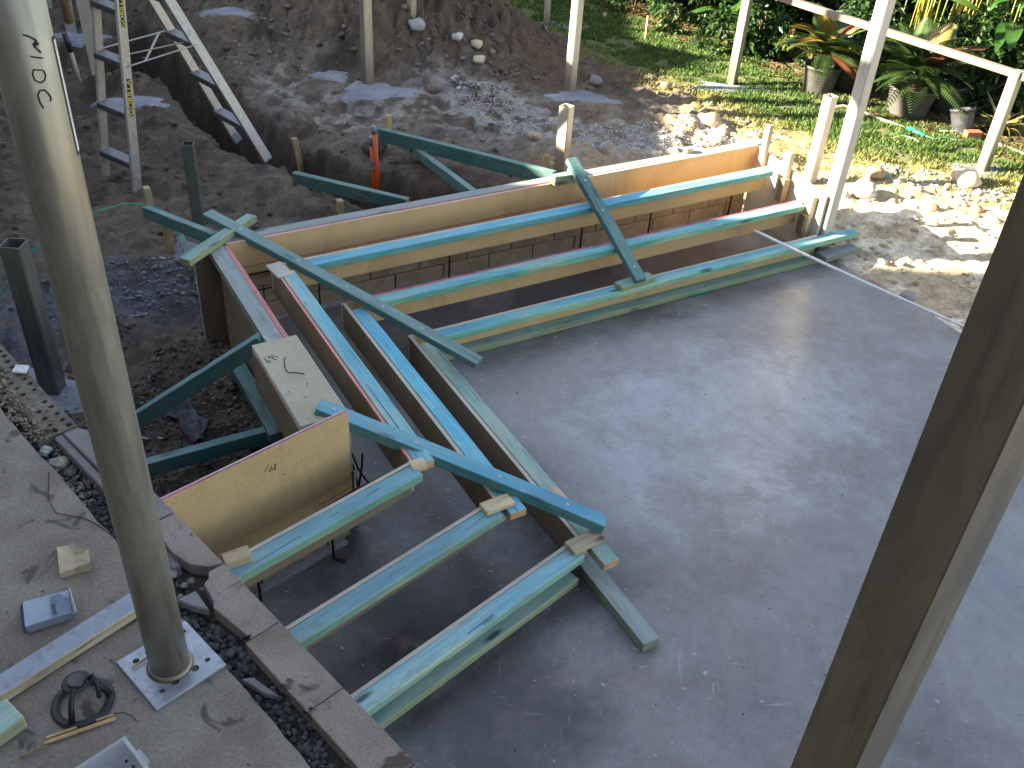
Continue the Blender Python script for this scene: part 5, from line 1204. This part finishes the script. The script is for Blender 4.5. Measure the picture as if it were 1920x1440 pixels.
# yellow canes
CANE = leafmat('yellow_cane', (.30, .28, .03), (.55, .40, .06), .45, .1)
cp = on_ground(1770, 175)+Vector((.1, .45, 0)); cr = thing('cane_clump', 'clump of thin yellow canes and stems behind the right potted cycad', 'plant', cp)
for i in range(70):
    b0 = cp+Vector((random.uniform(-.55, .55), random.uniform(-.15, .3), 0)); tube('cane', [b0-Z*.05, b0+Vector((random.uniform(-.05, .05), 0, .7)), b0+Vector((random.uniform(-.2, .2), random.uniform(-.1, .1), 1.6))], random.uniform(.004, .009), CANE if random.random() < .6 else GSTEM, cr, 5)
# potted cycads
def frond_mesh(L, nl, W, droop):
    P = []; D = []; Ls = []; pts = []
    for i in range(9): t = i/8; pts.append(Vector((L*t*(1-.15*droop*t), 0, L*(.35*t-droop*t*t))))
    me0 = tube_mesh(pts, .004, 4, radii=[.006-.004*i/8 for i in range(9)])
    for i in range(nl):
        t = .15+.85*i/(nl-1); p = np.array([L*t*(1-.15*droop*t), 0, L*(.35*t-droop*t*t)]); ll = W*math.sin(math.pi*(.12+.82*t))
        for s in (-1, 1): P.append(p); D.append([.55, s, .18-.3*t]); Ls.append(ll)
    P, D, Ls = np.array(P), np.array(D, float), np.array(Ls)
    V, Fc, k = strip(P, D, np.tile([0, 0, 1.], (len(P), 1)), Ls, np.full(len(P), .016)+Ls*.05, np.full(len(P), .25), 2, .1)
    v0 = np.array([v.co[:] for v in me0.vertices]); f0 = [tuple(p.vertices) for p in me0.polygons]; bpy.data.meshes.remove(me0)
    me = pm('frond', list(V)+list(v0), [tuple(f) for f in Fc]+[tuple(i+len(V) for i in f) for f in f0]); return me
FR = [leafmat('frond_green', (.03, .065, .015), (.07, .12, .03), .4), leafmat('frond_yellow', (.26, .22, .04), (.26, .17, .04), .45), leafmat('frond_red', (.17, .045, .02), (.22, .09, .04), .5), leafmat('frond_pale', (.12, .16, .05), (.20, .22, .08), .45)]
FM = {}
for i, fm_ in enumerate(FR):
    for j, (L, nn_, W, dr) in enumerate(((.56, 24, .13, .55), (.44, 20, .12, .8))):
        me_ = frond_mesh(L, nn_, W, dr); me_.materials.append(fm_); FM[(i, j)] = me_
def pot(px, py, R, H, mat_, label, cat='pot', group='plant pots along the bed', tilt=0, back=0):
    c = on_ground(px, py)+Vector((.25, 1, 0)).normalized()*back; n = 32; V = []; Fc = []
    prof = [(R*.80, 0), (R*.86, H*.3), (R*.97, H*.75), (R*1.0, H*.9), (R*1.06, H*.91), (R*1.06, H), (R*.97, H), (R*.94, H*.86), (0.001, H*.86)]
    for rr, zz in prof:
        for k in range(n): a = 2*math.pi*k/n; V.append((rr*math.cos(a), rr*math.sin(a), zz))
    for i in range(len(prof)-1):
        for k in range(n): Fc.append((i*n+k, i*n+(k+1) % n, (i+1)*n+(k+1) % n, (i+1)*n+k))
    me = pm('pot', V, Fc); smooth(me); r = thing('plant_pot' if cat == 'pot' else 'potted_cycad', label, cat, c, group)
    o = obj('pot', me, mat_, r, c); o.rotation_euler = (tilt, tilt*.6, 0); return r, c, H
def cycad(px, py, R, H, label, nf_, tint, scale=1, back=0):
    r, c, H = pot(px, py, R, H, POTM, label, 'potted plant', 'potted cycads along the bed', back=back)
    top = c+Z*(H*.9); tube('trunk', [top-Z*.1, top+Z*.12], .05, STEM, r, 12)
    for i in range(nf_):
        a = 2*math.pi*i/nf_*2.4; k = np.random.default_rng(i+int(px)).choice(4, p=tint); o = bpy.data.objects.new('frond', FM[(int(k), i % 2)]); C.objects.link(o); o.parent = r
        o.location = top+Z*.12-c; el = random.uniform(-.15, .95) if i % 3 else random.uniform(.8, 1.2); dv = Vector((math.cos(a)*math.cos(el), math.sin(a)*math.cos(el), math.sin(el)))
        o.rotation_euler = frame_rot(dv).to_euler(); s = scale*random.uniform(.8, 1.15); o.scale = (s, s, s)
cycad(1532, 172, .16, .24, 'potted cycad with yellow and red fronds left of the tall sunlit post', 44, [.66, .08, .06, .20], .85)
cycad(1700, 222, .20, .24, 'potted cycad in a wide grey pot right of the tall sunlit post', 52, [.74, .03, .05, .18], .95, .12)
pot(1580, 172, .17, .26, POTB, 'black pot just left of the tall sunlit post', back=.1)
pot(1762, 224, .17, .24, POTB, 'black pot right of the wide grey pot', back=.25)
pot(1803, 250, .095, .20, soft('dirty_black_pot', (.03, .032, .035), (.075, .08, .085), 9, .5), 'small tilted black pot beside the rail post', tilt=-.28)
pb = on_ground(1820, 262); board('red_brick', pb+Vector((-.06, 0, .07)), pb+Vector((.07, .02, .07)), .07, .07, [soft('red_brick', (.30, .08, .04), (.42, .14, .07), 12, .9)]*3, label='red brick lying beside the small tilted pot', cat='brick')
# strappy plants at the right border
for i, (px, py, lb) in enumerate([(1880, 262, 'strappy dry leaved plant right of the rail post'), (1915, 235, 'strappy plant at the right border'), (1850, 225, 'strappy plant behind the rail post')]):
    c = on_ground(px, py)+Vector((0, .15, 0)); r = thing('strappy_plant', lb, 'plant', c, 'strappy plants at the right of the bed')
    n = 46; a = rng.uniform(0, 6.28, n); el = rng.uniform(.05, 1.1, n); D = np.stack([np.cos(a)*np.cos(el), np.sin(a)*np.cos(el), np.sin(el)], -1)
    V, Fc, k = strip(np.tile([0, 0, .04], (n, 1))+rng.normal(0, .03, (n, 3)), D, np.tile([0, 0, 1.], (n, 1)), rng.uniform(.25, .48, n), rng.uniform(.02, .035, n), rng.uniform(.2, .7, n), 5, .2, prof=lambda t: 1-.9*t**2)
    me = npmesh('foliage', V, Fc, 4); cl_ = np.array([(.10, .13, .03), (.22, .17, .06), (.06, .09, .02), (.30, .22, .10)])[rng.integers(0, 4, n)]; vcol(me, np.repeat(cl_, k, 0)); obj('foliage', me, LEAFM, r, c, kind='stuff')
# fallen fronds before the bed
for i, (a, b, mt, lb) in enumerate([((1308, 84), (1378, 66), GL2, 'pale fallen leaf stalk left of the lawn post foot'), ((1328, 90), (1380, 72), GL2, 'second pale leaf stalk left of the lawn post'), ((1400, 72), (1412, 100), GL2, 'short pale stalk right of the lawn post'), ((1356, 102), (1372, 90), GL2, 'stub of a stalk at the lawn post')]):
    p, q = on_ground(*a)+Z*.03, at(*b, .22); me = leaf_mesh((q-p).length, .04, 0, 4); o = obj('fallen_leaf', me, mt, None, p, lb, 'leaf', 'fallen stalks by the lawn post'); o.rotation_euler = frame_rot(q-p).to_euler()
# leaf litter
n = 2600; x = rng.uniform(.6, 4.6, n); y = np.interp(x, hda[:, 0], hda[:, 1])+rng.uniform(-.05, .9, n); z = ground_z(x, y)+.012
V, Fc, k = strip(np.stack([x, y, z], -1), np.stack([rng.normal(0, 1, n), rng.normal(0, 1, n), rng.normal(0, .15, n)], -1), np.tile([0, 0, 1.], (n, 1))+rng.normal(0, .2, (n, 3)), rng.uniform(.03, .10, n), rng.uniform(.012, .03, n), rng.uniform(-.2, .2, n), 2)
me = npmesh('leaf_litter', V, Fc, 4); vcol(me, np.repeat(np.array([(.14, .08, .04), (.20, .12, .06), (.09, .055, .03), (.30, .20, .10)])[rng.integers(0, 4, n)], k, 0))
obj('leaf_litter', me, LEAFM, label='brown leaf litter under the garden bed plants', cat='leaf litter', kind='stuff')
# fence behind the bed
fr_ = thing('garden_fence', 'dark fence with some blue boards behind the garden bed', 'fence', (2.5, 10.6, 0))
FD = soft('dark_fence', (.025, .022, .02), (.05, .045, .04), 6, .9); FB = soft('blue_board', (.01, .03, .22), (.02, .06, .34), 6, .6)
fa, fb_ = Vector((-.6, 13.2, -.1)), Vector((6.6, 8.0, -.1)); nb = 56; fd = (fb_-fa)/nb
pmh = board_mesh(2.3, fd.length*.95, .02, .002); 
for mt in (FD, FB):
    mq = pmh.copy(); [mq.materials.append(mt) for _ in range(3)]
    for i in range(nb):
        if (mt is FB) != (i in (7, 8, 11, 12, 13)): continue
        o = obj('paling', mq, None, fr_, fa+fd*(i+.5)+Z*1.15); o.rotation_euler = frame_rot(Z, Vector((-.6, -.8, 0))).to_euler()
# ------------------------------------------------------------------ unseen house and an added low block, shaped to shade the yard
WB = soft('weatherboard', (.13, .12, .11), (.17, .16, .15), 3, .8, fine=30, finev=.1)
hsx = thing('house', 'unseen house standing behind the deck, shaped to shade the yard', 'house', F3(-5, 2, 0))
prism('wall', [q3(-9, -9), q3(-2.3, -9), q3(-2.3, 8.78), q3(-9, 8.78)], -.3, 4.9, WB, hsx, bev=.01)
prism('roof', [q3(-9.3, -9.3), q3(-2.0, -9.3), q3(-2.0, 8.82), q3(-9.3, 8.82)], 4.9, 5.15, soft('roof_metal', (.2, .2, .21), (.26, .26, .27), 3, .5), hsx, bev=.02)
shd = thing('shade_block', 'long low block added to shade the left side of the yard, out of the picture', 'shade_block', (-8.8, 10, 0))
prism('wall', [(-10.5, 6.6), (-8.2, 4.9), (-7.4, 4.45), (-7.15, 4.25), (-7.15, 15), (-10.5, 15)], -.3, 3.0, WB, shd, bev=.01)
prism('roof', [(-10.7, 6.5), (-8.2, 4.7), (-7.4, 4.3), (-7.0, 4.1), (-7.0, 15.2), (-10.7, 15.2)], 3.0, 3.3, soft('shade_block_roof', (.2, .2, .21), (.26, .26, .27), 3, .5), shd, bev=.02)
